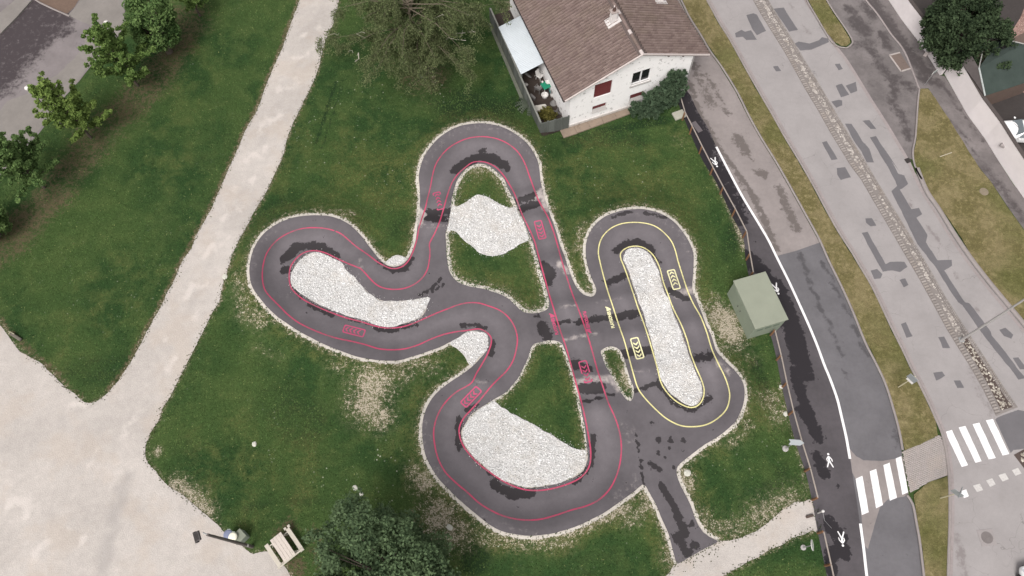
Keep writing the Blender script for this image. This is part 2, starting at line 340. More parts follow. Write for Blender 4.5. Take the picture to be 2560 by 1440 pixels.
# relief: outer berms of the curves, then rollers on the straights
ridge(B_([(130,560),(132,450),(165,310),(310,148),(540,78),(770,135),(930,290),(972,460),(990,550)]), [.1,.7,1.,1.15,1.2,1.15,1.,.6,.1], 1.55)
ridge(A_([(1040,480),(940,360),(830,272),(680,236),(480,248),(310,315),(200,420),(130,650),(170,800),(350,1000),(540,1125),(740,1225),(950,1298),(1150,1325),(1260,1322)]), [.1,.5,.9,1.1,1.15,1.15,1.15,1.15,1.05,.8,.7,.6,.65,.6,.1], 1.5)
ridge(D_([(230,480),(145,590),(125,720),(150,870),(250,1020),(400,1160),(520,1250),(680,1300),(880,1285),(1080,1210),(1240,1110),(1320,1050)]), [.1,.6,.95,1.1,1.15,1.15,1.15,1.15,1.15,1.,.6,.15], 1.55)
ridge(C_([(210,590),(155,380),(205,200),(380,110),(590,122),(745,250),(803,430),(800,600)]), [.1,.5,.9,1.05,1.1,1.,.7,.1], 1.4)
ridge(C_([(935,950),(1085,1120),(1105,1250),(1040,1400)])+I_([(750,310),(540,455)]), [.1,.7,.95,.9,.5,.05], 1.3)
ridge(D_([(480,-30),(620,-30),(700,60),(715,180),(690,300)]), [.1,.35,.45,.4,.1], .9)
for seg, h_, w_ in ((D_([(905,195),(1100,165)]), .32, .8), (D_([(880,22),(1010,0)]), .32, .8), (D_([(985,440),(1170,405)]), .34, .8), (D_([(1030,590),(1190,575)]), .3, .8),
                    (C_([(215,660),(460,625)]), .3, .8), (C_([(350,865),(520,840)]), .3, .8), (C_([(430,1080),(570,1060)]), .3, .8),
                    (C_([(660,600),(790,570)]), .34, .8), (C_([(720,800),(880,770)]), .28, .8), (C_([(800,1040),(960,1010)]), .28, .8),
                    (B_([(130,775),(320,775)]), .34, .75), (B_([(150,640),(350,630)]), .2, .8), (B_([(830,580),(1000,555)]), .34, .75), (B_([(850,740),(1050,720)]), .28, .8), (B_([(970,1060),(1165,1010)]), .3, .8),
                    (D_([(390,430),(520,455)]), .3, .8), (A_([(900,640),(1000,540)]), .28, .8), (A_([(560,900),(440,1010)]), .26, .8)):
    ridge(seg, [h_ * 1.0, h_ * 1.4, h_ * 1.0], w_ * .92)

def sheet(name, outer, holes=(), dz=0.02, mat=None, spacing=None, attrs=None, parent=None, skirt=0.0):
    """a surface cut to a surveyed outline (metres), laid dz above the relief"""
    loops = [np.asarray(outer)] + [np.asarray(h) for h in holes]
    P = []; edges = []; n = 0
    for L_ in loops:
        k = len(L_); P.append(L_); edges += [(n + i, n + (i + 1) % k) for i in range(k)]; n += k
    P = np.concatenate(P)
    if spacing:
        lo, hi = loops[0].min(0), loops[0].max(0)
        gx, gy = np.meshgrid(np.arange(lo[0], hi[0], spacing), np.arange(lo[1], hi[1], spacing)); g = np.stack([gx.ravel(), gy.ravel()], 1)
        g[:, 0] += (np.round((g[:, 1] - lo[1]) / spacing) % 2) * spacing * .5
        g += rng.uniform(-.12, .12, g.shape) * spacing
        m = inside(g, loops[0])
        for h in loops[1:]: m &= ~inside(g, h)
        g = g[m]
        keep = np.ones(len(g), bool)
        for L_ in loops: keep &= segdist(g, L_, True)[0] > spacing * .35
        P = np.concatenate([P, g[keep]])
    vs_, es_, fs_, *_r = delaunay_2d_cdt([Vector(p) for p in P], edges, [], 0, 1e-5)
    V = np.array([(v.x, v.y) for v in vs_]); T = np.array([tuple(f) for f in fs_], np.int32)
    c = V[T].mean(1); m = inside(c, loops[0])
    for h in loops[1:]: m &= ~inside(c, h)
    T = T[m]
    a, b, d = V[T[:, 0]], V[T[:, 1]], V[T[:, 2]]
    flip = ((b - a)[:, 0] * (d - a)[:, 1] - (b - a)[:, 1] * (d - a)[:, 0]) < 0
    T[flip] = T[flip][:, ::-1]
    at = {k: f(V) for k, f in (attrs or {}).items()}
    W = lift(V, dz)
    if skirt:
        nV = len(W); W = list(W); T = list(map(tuple, T))
        for L_ in loops:
            top = lift(L_, dz); bot = lift(L_, dz - skirt); k = len(L_); s = len(W); W += list(top) + list(bot)
            for i in range(k): j = (i + 1) % k; T += [(s + i, s + k + i, s + k + j), (s + i, s + k + j, s + j)]
        W = np.array(W); T = np.array(T, np.int32)
        at = {k: np.concatenate([v, np.zeros(len(W) - nV)]) for k, v in at.items()}
    return mesh_obj(name, W, T, mat, parent, attrs=at)
def ribbon(name, px, width, dz, mat, closed=False, step=.2, parent=None, smooth=True, raw=None, skirt=0.0):
    P = raw if raw is not None else (catmull if smooth else linear)(Qa(px), closed, step)
    if closed: T = np.roll(P, -1, 0) - np.roll(P, 1, 0)
    else: T = np.gradient(P, axis=0)
    T /= np.linalg.norm(T, axis=1)[:, None] + 1e-9; Nn = np.stack([-T[:, 1], T[:, 0]], 1); n = len(P)
    a, b = P + Nn * width / 2, P - Nn * width / 2
    rows = [lift(a, dz), lift(b, dz)]
    if skirt: rows = [lift(a, dz - skirt), lift(a, dz), lift(b, dz), lift(b, dz - skirt)]
    W = np.concatenate(rows); F = []; k = n if closed else n - 1
    for r in range(len(rows) - 1):
        for i in range(k): j = (i + 1) % n; F.append((r * n + i, (r + 1) * n + i, (r + 1) * n + j, r * n + j))
    return mesh_obj(name, W, np.array(F, np.int32), mat, parent)

# ================================================================== GROUND MATERIALS
def lawn_mat(name, verge=False):
    t = NT(name, .95, .12)
    n1 = t.noise(.13, 4, .55, 'World', .3); n2 = t.noise(.6, 5, .65, 'World', .4); n3 = t.noise(3.4, 4, .7, 'World'); n4 = t.noise(11, 3, .7, 'World')
    c3 = lambda k: t.math('MULTIPLY_ADD', n3, k, -k / 2); c4 = lambda k: t.math('MULTIPLY_ADD', n4, k, -k / 2); c2 = lambda k: t.math('MULTIPLY_ADD', n2, k, -k / 2)
    add = lambda *v: v[0] if len(v) == 1 else t.math('ADD', v[0], add(*v[1:]))
    if verge:
        c = t.mix(t.step(n2, .38, .62), (.128, .110, .047), (.190, .157, .080))
        c = t.mix(t.step(n3, .50, .68, 0, .75), c, (.21, .175, .092))
        c = t.mix(t.step(n1, .48, .62, 0, .6), c, (.085, .095, .028)); c = t.mix(t.step(n4, .60, .72, 0, .4), c, (.050, .054, .02))
    else:
        c = t.mix(t.step(n1, .40, .60), (.024, .053, .016), (.044, .076, .022))
        c = t.mix(t.step(n2, .42, .64, 0, .62), c, (.063, .095, .029))
        c = t.mix(t.step(add(t.attr('lush_shade'), c2(1.2)), .3, .9, 0, .85), c, (.014, .031, .012))  # darkens lush grass, and paints shade into the lawn colour
        ol = t.step(add(t.attr('olive'), c2(1.8), c3(.8)), .15, .95, 0, .68)
        c = t.mix(ol, c, (.088, .094, .030))
        dr = add(t.attr('dry'), c3(2.0), c2(1.2))
        c = t.mix(t.step(dr, .28, .80, 0, .9), c, (.092, .072, .043))
    c = t.bright(c, t.math('MULTIPLY_ADD', n4, 1.2, .40)); c = t.bright(c, t.math('MULTIPLY_ADD', n3, .9, .55))
    if not verge:
        gate = t.math('MULTIPLY', t.attr('bare'), 3.2, clamp=True); c = t.mix(t.step(add(t.attr('bare'), t.math('MULTIPLY', c3(1.4), gate)), .08, .75, 0, .72), c, (.175, .155, .090)); ba = add(t.attr('bare'), t.math('MULTIPLY', add(c3(1.9), c4(2.6)), gate))
        soil = t.mix(t.step(n4, .35, .65), (.27, .235, .17), (.43, .38, .305))
        c = t.mix(t.step(ba, .50, .80), c, soil)
        c = t.mix(t.step(add(t.attr('rim'), c4(.9), c3(.5)), .38, .62), c, t.mix(n4, (.44, .40, .35), (.62, .58, .53)))
        sp = t.voro(2.6, kind='World'); keep = t.step(t.noise(.5, 2, .5, 'World'), .46, .58)
        c = t.mix(t.math('MULTIPLY', t.step(sp, .17, .09), t.math('MULTIPLY', keep, t.attr('speck'))), c, (.36, .37, .29))
    t.bump(t.math('ADD', n3, n4), .8, .08)
    return t.done(c)
M_LAWN = lawn_mat('lawn_grass'); M_VERGE = lawn_mat('dry_verge_grass', True)

def gravel_mat(name, base, sc=1.0, tyre=False):
    t = NT(name, .95, .12)
    a = t.noise(14 * sc, 3, .7, 'World'); b = t.noise(1.7, 4, .65, 'World'); c0 = t.noise(.20, 3, .5, 'World'); v = t.voro(14 * sc, kind='World')
    c = t.bright(t.mix(0, base, base), t.math('MULTIPLY_ADD', a, .48, .76)); c = t.bright(c, t.math('MULTIPLY_ADD', b, .34, .83)); c = t.bright(c, t.math('MULTIPLY_ADD', c0, .5, .75))
    c = t.mix(t.step(t.noise(.35, 4, .6, 'World'), .48, .64, 0, .35), c, (base[0] * .95, base[1] * .87, base[2] * .78))
    if tyre:
        ty = t.math('ADD', t.attr('tyre'), t.math('MULTIPLY_ADD', b, 1.2, -.6))
        c = t.mix(t.math('MULTIPLY', t.step(ty, .35, .9, 0, .6), t.step(t.attr('tyre'), .05, .4)), c, (.55, .505, .47)); c = t.mix(t.step(t.attr('worn'), .1, .9, 0, .55), c, (.30, .28, .265))
    t.bump(t.math('ADD', a, v), .35, .03)
    return t.done(c)
M_PLAZA = gravel_mat('pale_fine_gravel', (.425, .390, .362), 1.0, True)
M_BED = gravel_mat('crushed_stone_base', (.50, .49, .48), .5)
def stone_mat(name, lo, hi):
    t = NT(name, .85, .25); r = t.attr('tint'); a = t.noise(18, 3)
    c = t.mix(r, lo, hi); c = t.mix(t.step(t.noise(.8, 4, .65, 'World'), .46, .68, 0, .38), c, (lo[0] * 1.25, lo[1] * 1.15, lo[2] * 1.0)); c = t.bright(c, t.math('MULTIPLY_ADD', a, .4, .8)); return t.done(c)
M_STONE = stone_mat('pale_crushed_stone', (.34, .33, .32), (.83, .825, .815))
M_COBBLE = stone_mat('river_cobbles', (.18, .16, .15), (.46, .42, .385))
M_COBBLE_D = stone_mat('river_cobbles_in_soil', (.17, .145, .12), (.50, .46, .40))

def asphalt_mat(name, dry, wet, wet_attr=True, cracks=0.0, mott=.22, dust=False, grit=60, soft=0.0):
    t = NT(name, .9, .25)
    g = t.noise(grit, 2, .6, 'World'); m1 = t.noise(.45, 4, .6, 'World'); m2 = t.noise(3.2, 5, .7, 'World')
    c = t.bright(t.mix(0, dry, dry), t.math('MULTIPLY_ADD', m1, mott * 4, 1 - mott * 2)); c = t.bright(c, t.math('MULTIPLY_ADD', m2, mott * 2, 1 - mott)); c = t.bright(c, t.math('MULTIPLY_ADD', g, .34, .83))
    rough = .92
    if dust:
        c = t.bright(c, t.math('MULTIPLY_ADD', t.attr('wear'), .24, .94))
        d = t.math('ADD', t.attr('dust'), t.math('MULTIPLY_ADD', m2, 1.4, -.7))
        c = t.mix(t.step(d, .2, .95, 0, .9), c, (.40, .355, .335))
    if cracks:
        w = t.n('ShaderNodeVectorMath'); w.operation = 'ADD'; t.L(t.pos('World'), w.inputs[0])
        nz = t.n('ShaderNodeTexNoise'); t.L(t.pos('World'), nz.inputs['Vector']); nz.inputs['Scale'].default_value = 1.3
        sc_ = t.n('ShaderNodeVectorMath'); sc_.operation = 'SCALE'; t.L(nz.outputs['Color'], sc_.inputs[0]); sc_.inputs['Scale'].default_value = .9; t.L(sc_.outputs[0], w.inputs[1])
        e = t.voro(.42, 'DISTANCE_TO_EDGE', vec=w.outputs[0]); keep = t.step(t.noise(.3, 2, .5, 'World'), .46, .60)
        c = t.mix(t.math('MULTIPLY', t.math('MULTIPLY', t.step(e, .006, .001), keep), cracks), c, (dry[0] * .35, dry[1] * .33, dry[2] * .33))
    if wet_attr:
        w_ = t.math('ADD', t.attr('wet'), t.math('MULTIPLY_ADD', m2, 2.2, -1.1)); w_ = t.math('ADD', w_, t.math('MULTIPLY_ADD', t.noise(1.5, 3, .5, 'World'), 1.0, -.5))
        f = t.step(w_, .44 - soft, .54 + soft * 1.4); c = t.mix(f, c, wet); rough = t.math('MULTIPLY_ADD', f, -.22, .92)
    t.bump(g, .3, .01)
    return t.done(c, rough)
M_TRACK = asphalt_mat('track_asphalt', (.112, .101, .108), (.029, .025, .027), dust=True, mott=.15)
M_FOOT = asphalt_mat('fresh_footpath_asphalt', (.076, .068, .073), (.020, .017, .020), mott=.2)
M_MAIN = asphalt_mat('worn_main_road_asphalt', (.280, .260, .256), (.20, .178, .175), cracks=.45, mott=.10, soft=.22)
M_SIDE_OLD = asphalt_mat('old_side_road_asphalt', (.235, .207, .199), (.125, .107, .10), cracks=.2, mott=.16, soft=.14)
M_SIDE_NEW = asphalt_mat('newer_side_road_asphalt', (.125, .119, .126), (.072, .068, .072), mott=.16, soft=.2)
M_PATCH = asphalt_mat('repair_asphalt', (.128, .121, .127), (.1, .1, .1), wet_attr=False, mott=.1)
M_PARK = asphalt_mat('car_park_asphalt', (.19, .168, .168), (.050, .040, .043), mott=.2, soft=.3)
M_SLAB = asphalt_mat('pale_pavement', (.205, .187, .172), (.2, .17, .16), wet_attr=False, mott=.14)
M_BAY = asphalt_mat('stained_bay_asphalt', (.155, .138, .136), (.072, .062, .062), soft=.3, mott=.3, cracks=.2)
M_KERB = speckled('concrete_kerb', (.255, .225, .215), .3, 9, stain=.4)
def paint_mat(name, col, under, wear=.45):
    t = NT(name, .75, .3); a = t.noise(9, 5, .7, 'World'); b = t.noise(1.1, 3, .5, 'World'); g = t.noise(60, 2, .6, 'World')
    f = t.math('ADD', t.math('MULTIPLY', a, .6), t.math('MULTIPLY', b, .4))
    c = t.mix(t.step(f, .45, .64, 0, wear), col, under); c = t.bright(c, t.math('MULTIPLY_ADD', g, .2, .9)); t.bump(g, .2, .01); return t.done(c)
M_PINK = paint_mat('pink_line_paint', (.43, .052, .112), (.16, .10, .11), .75)
M_YEL = paint_mat('pale_yellow_line_paint', (.66, .61, .28), (.22, .20, .13), .5)
M_PINK2 = paint_mat('pink_symbol_paint', (.44, .062, .14), (.17, .10, .115), .35)
M_YEL2 = paint_mat('pale_yellow_symbol_paint', (.68, .65, .38), (.3, .28, .2), .25)
M_WHITE = paint_mat('white_road_paint', (.76, .75, .75), (.42, .39, .39), .35)
M_WHITE_OLD = paint_mat('faded_white_road_paint', (.50, .48, .46), (.30, .27, .27), .7)

# ================================================================== GROUND
out_l = loop(TRACK_OUT, .28, .012); isl = {k: loop(v, .25, .02) for k, v in dict(left=ISL_LEFT, top=ISL_TOP, low=ISL_LOW, oval=ISL_OVAL, right=ISL_RIGHT).items()}
plaza_l = loop(PLAZA, .16, .022); lowp_l = loop(LOW_PATH, .2, .03)
BARE = [([(930,960)],45,.85),([(920,1010)],40,.9),([(950,1045)],28,.8),([(880,1005)],30,.55),([(850,905)],34,.45),([(1000,925)],50,.5),([(1075,915)],34,.45),([(960,900),(1060,905)],18,.6),
  ([(1060,1200)],30,.85),([(1100,1290)],45,.85),([(1140,1330)],40,.75),([(1035,1180)],25,.55),([(1200,1340),(1300,1355),(1420,1350)],22,.55),([(1330,1345),(1450,1320),(1560,1270)],14,.8),
  ([(1800,790),(1830,835)],30,1.0),([(1820,800)],26,1.0),([(1785,745)],18,.55),([(1930,1000),(1945,1040)],28,.55),([(1900,990)],25,.4),([(1870,1060),(1830,1100)],22,.5),
  ([(1715,1190),(1720,1215)],16,.85),([(1800,1330),(1850,1315)],30,.55),([(1900,1290),(1980,1258)],36,.65),([(1760,1290),(1780,1330)],22,.6),
  ([(1615,1225),(1625,1260)],20,.8),([(1600,1285),(1570,1300)],22,.6),([(1680,1390),(1700,1420)],24,.75),([(1660,1390)],20,.45),
  ([(440,1215),(485,1250),(515,1280)],22,.85),([(505,1240)],22,.5),([(392,1130)],10,.9),([(1558,925),(1570,965)],9,.9),
  ([(600,690),(605,760)],26,.45),([(615,780),(650,800)],26,.55),([(1065,190)],46,.42),([(1270,20)],30,.5),
  ([(1195,420)],26,.6),([(1150,450)],14,.5),([(1250,455)],14,.5),([(1540,910)],12,.4),([(1470,690),(1480,720)],12,.5),([(1700,350)],30,.3),([(1440,625),(1460,560)],14,.5),
  ([(930,330),(1060,330)],6,.0),([(700,560),(800,525),(880,535)],12,.5),([(1850,860),(1880,900)],26,.35),([(640,870),(700,890)],22,.3),([(1770,395),(1835,540),(1862,620)],9,.75),([(1950,960),(1990,1110),(2020,1230)],7,.5)]
DRY = [([(470,40),(420,150),(340,250),(250,330),(190,410),(120,500),(40,590),(-60,660)],58,.62),([(470,60)],60,.6),([(60,560)],60,.7),
  ([tuple(p) for p in PATH_L[1:26]],11,.75),([tuple(p) for p in PATH_R[1:20]],8,.5),([(0,800),(100,900),(200,990)],10,.6),([(1060,190)],70,.55),([(1010,90)],120,.40),([(1290,30)],40,.6),
  ([(780,1340),(800,1400)],30,.5),([(720,1320),(690,1390),(740,1420)],30,.65)]
OLIVE = [([(900,430),(1000,460)],110,.6),([(850,380)],110,.4),([(1500,430),(1640,460)],120,.55),([(600,1130),(720,1180)],130,.4),([(1850,1030),(1930,1010)],60,.6),([(660,420),(560,560),(470,740),(400,880)],60,.4),
  ([(300,700),(200,850)],90,.3),([(1640,1330)],60,.2),([(1000,1180)],80,.3),([(1200,430)],40,.8),([(1420,1000),(1450,1080)],50,.5),([(740,300),(690,470)],30,.5),([(480,150),(420,400)],80,.25),([(1700,330)],40,.4)]
SPECK = [([(850,250),(930,215)],60,1),([(1080,210)],60,1),([(880,1180),(960,1170)],90,1),([(890,1230)],40,1),([(1280,440),(1430,470),(1560,470)],90,.9),([(640,700),(640,790)],60,1),([(1850,600),(1850,680)],40,.8),([(1980,1120)],60,.7),
  ([(1250,900),(1420,920)],40,.5),([(1850,1150)],80,.9),([(1750,1200)],60,.9),([(350,760),(200,800)],200,.35),([(1220,1360),(1600,1340)],40,.9),([(760,330),(960,430)],100,.6),([(700,1100)],80,.4),([(430,140)],60,.8)]
def grid_axis(lo, hi, st): return np.concatenate([[-900, -400, -200, -110], np.arange(lo, hi, st), [110, 200, 400, 900]])
gx, gy = grid_axis(-58, 56, .22), grid_axis(-10, 64, .22)
GX, GY = np.meshgrid(gx, gy); gp = np.stack([GX.ravel(), GY.ravel()], 1)
near = (np.abs(gp[:, 0]) < 60) & (gp[:, 1] > -12) & (gp[:, 1] < 66)
dt = np.full(len(gp), 99.); ii = np.nonzero(near)[0]
box_lo, box_hi = out_l.min(0) - 4, out_l.max(0) + 4
jj = ii[((gp[ii] > box_lo) & (gp[ii] < box_hi)).all(1)]
dmin = segdist(gp[jj], out_l[::2], True)[0]
for k, l_ in isl.items():
    d_ = segdist(gp[jj], l_[::2], True)[0]; dmin = np.minimum(dmin, d_ * (0.8 if k == 'top' else 1.4))
dt[jj] = dmin
dp = np.full(len(gp), 99.); dp[ii] = np.minimum(segdist(gp[ii], plaza_l[::3], True)[0], segdist(gp[ii], lowp_l[::3], True)[0])
bare = np.maximum(np.interp(dt, [0, .5, 1.1], [.62, .27, 0]), np.interp(dp, [0, .10, .35, .8], [.5, .36, .14, 0]))
bare[ii] = np.maximum(bare[ii], np.maximum(strokes(gp[ii], BARE) * .76, strokes(gp[ii], [(p_, w_ * 1.8, s_ * .46) for p_, w_, s_ in BARE])))
dry = np.zeros(len(gp)); dry[ii] = strokes(gp[ii], DRY); oli = np.clip(1.2 - dt / 1.6, 0, .55); oli[ii] = np.maximum(oli[ii], strokes(gp[ii], OLIVE)); spk = np.zeros(len(gp)); spk[ii] = np.maximum(strokes(gp[ii], SPECK), .12)
LUSH_SHADE = [([(840,205),(790,360)],5,1),([(855,215),(805,370)],4,.8),([(1150,260),(1240,300)],70,.8),([(1110,230)],60,.6),([(1010,570)],50,.7),([(1420,350),(1600,350)],28,.7),([(700,1010),(760,1060)],80,.6),([(640,560),(700,520)],40,.6),([(1290,260)],30,.8),([(1500,330),(1660,300)],14,.9),  # lush grass and ruts, plus painted shade by trees, house and fence
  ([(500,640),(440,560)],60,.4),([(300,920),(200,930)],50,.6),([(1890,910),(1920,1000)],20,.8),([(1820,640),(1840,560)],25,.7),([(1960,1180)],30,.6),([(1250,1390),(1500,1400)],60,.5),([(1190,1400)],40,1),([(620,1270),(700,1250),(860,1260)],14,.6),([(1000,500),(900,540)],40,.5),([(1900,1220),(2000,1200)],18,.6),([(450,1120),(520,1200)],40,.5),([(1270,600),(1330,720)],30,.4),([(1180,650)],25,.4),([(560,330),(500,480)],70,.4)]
lus_shade = np.zeros(len(gp)); lus_shade[ii] = strokes(gp[ii], LUSH_SHADE)
nx, ny = len(gx), len(gy); idx = np.arange(nx * ny).reshape(ny, nx)
Fq = np.stack([idx[:-1, :-1].ravel(), idx[:-1, 1:].ravel(), idx[1:, 1:].ravel(), idx[1:, :-1].ravel()], 1).astype(np.int32)
W = lift(gp, 0.0); far = ~near; W[far, 2] = 0
lawn = struct(mesh_obj('lawn', W, Fq, M_LAWN, attrs=dict(bare=bare, dry=dry, olive=oli, speck=spk, lush_shade=lus_shade, rim=np.interp(dt, [0, .13, .30], [1.2, .9, 0])), smooth=True))
del GX, GY

TYRE = [(G_([(0,1260),(120,1250),(260,1300)]),3,.9),(G_([(0,930),(120,930),(260,960),(380,1030),(480,1130),(560,1230)]),3.5,1),(G_([(0,1045),(150,1030),(300,1050),(420,1110),(520,1190)]),3,1),(G_([(0,900),(150,880),(330,890),(440,950)]),3,.8),(G_([(0,1160),(140,1150),(280,1190),(400,1250),(520,1340)]),3,.8),
  (G_([(300,370),(420,310),(560,290)]),7,.8),(G_([(760,960),(820,720),(880,480),(960,200)]),10,.6),(G_([(100,450),(300,420),(480,330)]),5,.5),([(790,20),(720,180),(640,350),(560,540),(480,720),(380,930)],5,.9),([(815,20),(750,180),(672,350),(594,540),(515,720),(420,930)],5,.8),([(380,930),(330,1050),(200,1180)],6,.6)]
WORN = [(G_([(680,1440),(740,1150),(800,940),(850,760)]),16,.9),(G_([(520,480),(700,430)]),30,.4),(G_([(0,620),(160,570),(330,480),(480,330)]),9,.5),(G_([(60,1010),(240,985),(420,1070)]),6,.5),([(803,20),(735,180),(656,350),(577,540),(498,720),(400,930)],6,.45),([(830,40),(700,330),(630,480)],4,.4)]
struct(sheet('gravel_path', plaza_l, dz=.025, mat=M_PLAZA, spacing=.8, attrs=dict(tyre=lambda V: strokes(V, TYRE), worn=lambda V: strokes(V, WORN))))
struct(sheet('gravel_footpath', lowp_l, dz=.022, mat=M_PLAZA, attrs=dict(tyre=lambda V: np.zeros(len(V)), worn=lambda V: np.zeros(len(V)))))

WET = [(A_([(400,560),(480,480),(600,455),(680,480),(780,545)]),14,1),(A_([(380,660),(430,640)]),10,.9),(A_([(580,900),(680,950),(760,985)]),7,1),(A_([(860,1008),(1000,1050),(1100,1085)]),3,.9),(A_([(1100,1090),(1200,1100),(1380,1050)]),6,1),
  (A_([(1150,622),(1220,648),(1300,640),(1350,560)]),8,1),(A_([(1720,1065),(1820,1060),(1900,1085)]),6,1),(A_([(1410,835),(1490,790),(1570,710)]),4,1),(A_([(1510,810),(1590,750)]),3.5,1),(A_([(1480,215),(1625,205)]),10,1),(A_([(1455,262),(1612,268)]),8,1),(A_([(1080,570),(1130,600)]),4,.8),(A_([(450,760),(520,850)]),4,.9),
  (B_([(380,405),(470,345),(550,310),(640,320),(720,370)]),14,1),(B_([(540,270),(590,260)]),5,.8),(B_([(740,410),(750,380)]),6,.8),(B_([(800,625),(930,575)]),9,1),(B_([(850,665),(950,635)]),13,1),(B_([(985,1060),(1050,1120),(1020,1180)]),15,1),(B_([(935,1410),(960,1410)]),6,1),
  (C_([(340,350),(400,310),(470,300),(550,350)]),12,1),(C_([(560,370),(600,430)]),5,.8),(C_([(290,545),(385,500)]),10,1),(C_([(-20,785),(60,775)]),6,1),(C_([(110,785),(200,765),(320,750)]),9,1),(C_([(350,755),(460,725)]),13,1),(C_([(375,975),(540,945)]),12,1),(C_([(450,1195),(590,1140)]),6,1),
  (C_([(600,1160),(690,1265),(790,1310),(900,1230)]),9,1),(C_([(820,1000),(890,985)]),14,.9),(C_([(665,600),(760,640)]),11,.9),(C_([(500,125),(630,150)]),5,.9),(C_([(310,150),(440,115)]),4,.9),(C_([(80,1030),(170,1060)]),14,1),(C_([(130,1180),(240,1175)]),17,1),(C_([(140,1260),(320,1215)]),3.5,1),(C_([(560,1390)],),10,.6),(C_([(470,700),(700,930),(770,1000)][1:]),5,.8),
  (D_([(795,120),(830,180)]),15,1),(D_([(880,110),(950,95)]),6,1),(D_([(525,210),(510,290)]),7,1),(D_([(330,640),(330,810)]),9,1),(D_([(530,1010),(620,1070),(740,1060)]),14,1),(D_([(980,1010),(1080,900),(1085,740)]),7,1),(D_([(370,600),(430,570)]),6,1),(D_([(475,1213)]),5,1),(D_([(350,800),(450,905),(560,985)]),3.5,.9),
  (I_([(275,325)]),8,1),(I_([(380,335)]),7,1),(I_([(480,335)]),8,1),(I_([(285,440)]),6,1),(I_([(330,465)]),5,1),(I_([(370,390)]),4,.9),(I_([(215,520),(300,570)]),8,1),(I_([(100,290),(135,500),(160,690)]),3,1),(I_([(140,495)]),6,1),(I_([(300,690),(420,880)]),9,1),(I_([(420,900),(500,1100)]),12,1),(I_([(440,1130),(520,1240)]),15,1),(I_([(570,1190)]),14,1),(I_([(560,1020)]),10,.9),(I_([(410,550)]),3,.9)]
DUST = [(A_([(1400,200),(1440,235),(1400,285)]),9,1),(B_([(930,590),(1000,545),(1010,660)]),12,.75),(B_([(1100,1050),(1160,1110)]),9,.7),(D_([(985,440),(1080,420),(1190,420),(1230,480)]),11,.62),(D_([(920,205),(1000,185),(1100,165)]),6,.5),(D_([(890,20),(970,5)]),4,.5),(C_([(700,620),(790,590)]),12,.6),(C_([(0,695),(90,680)]),4,.5),(C_([(210,660),(360,640)]),4,.4),(C_([(440,1080),(540,1070)]),4,.45),(C_([(950,1030),(1020,1080)]),10,.5),(D_([(430,430),(480,445)]),5,.4),(A_([(960,560),(970,630)]),5,.4),
  (D_([(1100,650),(1140,655)]),4,.35),(B_([(80,790),(320,785)]),8,.3),(D_([(1290,730)]),30,.25),(D_([(1330,1000),(1230,1090)]),20,.25),(A_([(370,860),(430,820)]),5,.3)] + [(p, 14, .20) for p in (A_([(300,340),(160,520),(150,720)]), B_([(180,330),(330,150),(560,90),(790,150),(930,310)]), D_([(140,650),(150,860),(300,1060),(520,1240),(760,1290)]), C_([(170,280),(300,140),(500,110),(700,210),(795,370)]))]
def lane_wear(V):
    """the ridden lane between the painted lines is polished and dusty, hence paler"""
    ls = [loop(p, .4) for p in (PINK_A, PINK_B, YEL_A, YEL_B)]; d = np.full(len(V), 9.)
    for l_ in ls: d = np.minimum(d, segdist(V, l_, True)[0])
    lane = (inside(V, ls[0]) ^ inside(V, ls[1])) | (inside(V, ls[2]) ^ inside(V, ls[3]))
    return np.clip(d / .8, 0, 1) * lane
track = struct(sheet('pump_track', out_l, list(isl.values()), dz=.05, mat=M_TRACK, spacing=.21, skirt=.09,
    attrs=dict(wet=lambda V: strokes(V, [(p_, w_ * .86, s_) for p_, w_, s_ in WET]), dust=lambda V: strokes(V, DUST), wear=lane_wear)))
DZL = .062
for nm, px in (('pink_lane_line', PINK_A), ('pink_lane_line', PINK_B)): ribbon(nm, px, .095, DZL, M_PINK, True, .16, track)
for nm, px in (('yellow_lane_line', YEL_A), ('yellow_lane_line', YEL_B)): ribbon(nm, px, .085, DZL, M_YEL, True, .16, track)

def on_plan(c, d, pts, dz=DZL):
    """flat drawing (x along d, y to its left, metres) placed at plan point c and raised onto the relief"""
    d = np.array(d) / np.linalg.norm(d); n = np.array([-d[1], d[0]]); P = np.asarray(pts, float)
    return lift(np.asarray(c) + P[:, :1] * d + P[:, 1:2] * n, dz)
def arrow_panel(cpx, tipx, mat):
    """rounded frame with four chevrons pointing to tipx"""
    c = Qa([cpx])[0]; d = Qa([tipx])[0] - c
    def rr(a, b, r): return [(sx * (a - r) + r * math.cos(t), sy * (b - r) + r * math.sin(t)) for sx, sy, t0 in ((1, 1, 0), (-1, 1, 90), (-1, -1, 180), (1, -1, 270)) for t in (R(t0), R(t0 + 30), R(t0 + 60), R(t0 + 90))]
    o, i = rr(.80, .31, .12), rr(.71, .22, .07); n = len(o)
    f = mesh_obj('arrow_panel', on_plan(c, d, o + i), np.array([(k, (k + 1) % n, n + (k + 1) % n, n + k) for k in range(n)], np.int32), mat, track)
    for k in range(4):
        x = -.46 + k * .29
        mesh_obj('chevron', on_plan(c, d, [(x - .02, .17), (x + .13, 0), (x - .02, -.17), (x + .10, -.17), (x + .25, 0), (x + .10, .17)]), [(0, 1, 4, 5), (1, 2, 3, 4)], mat, f)
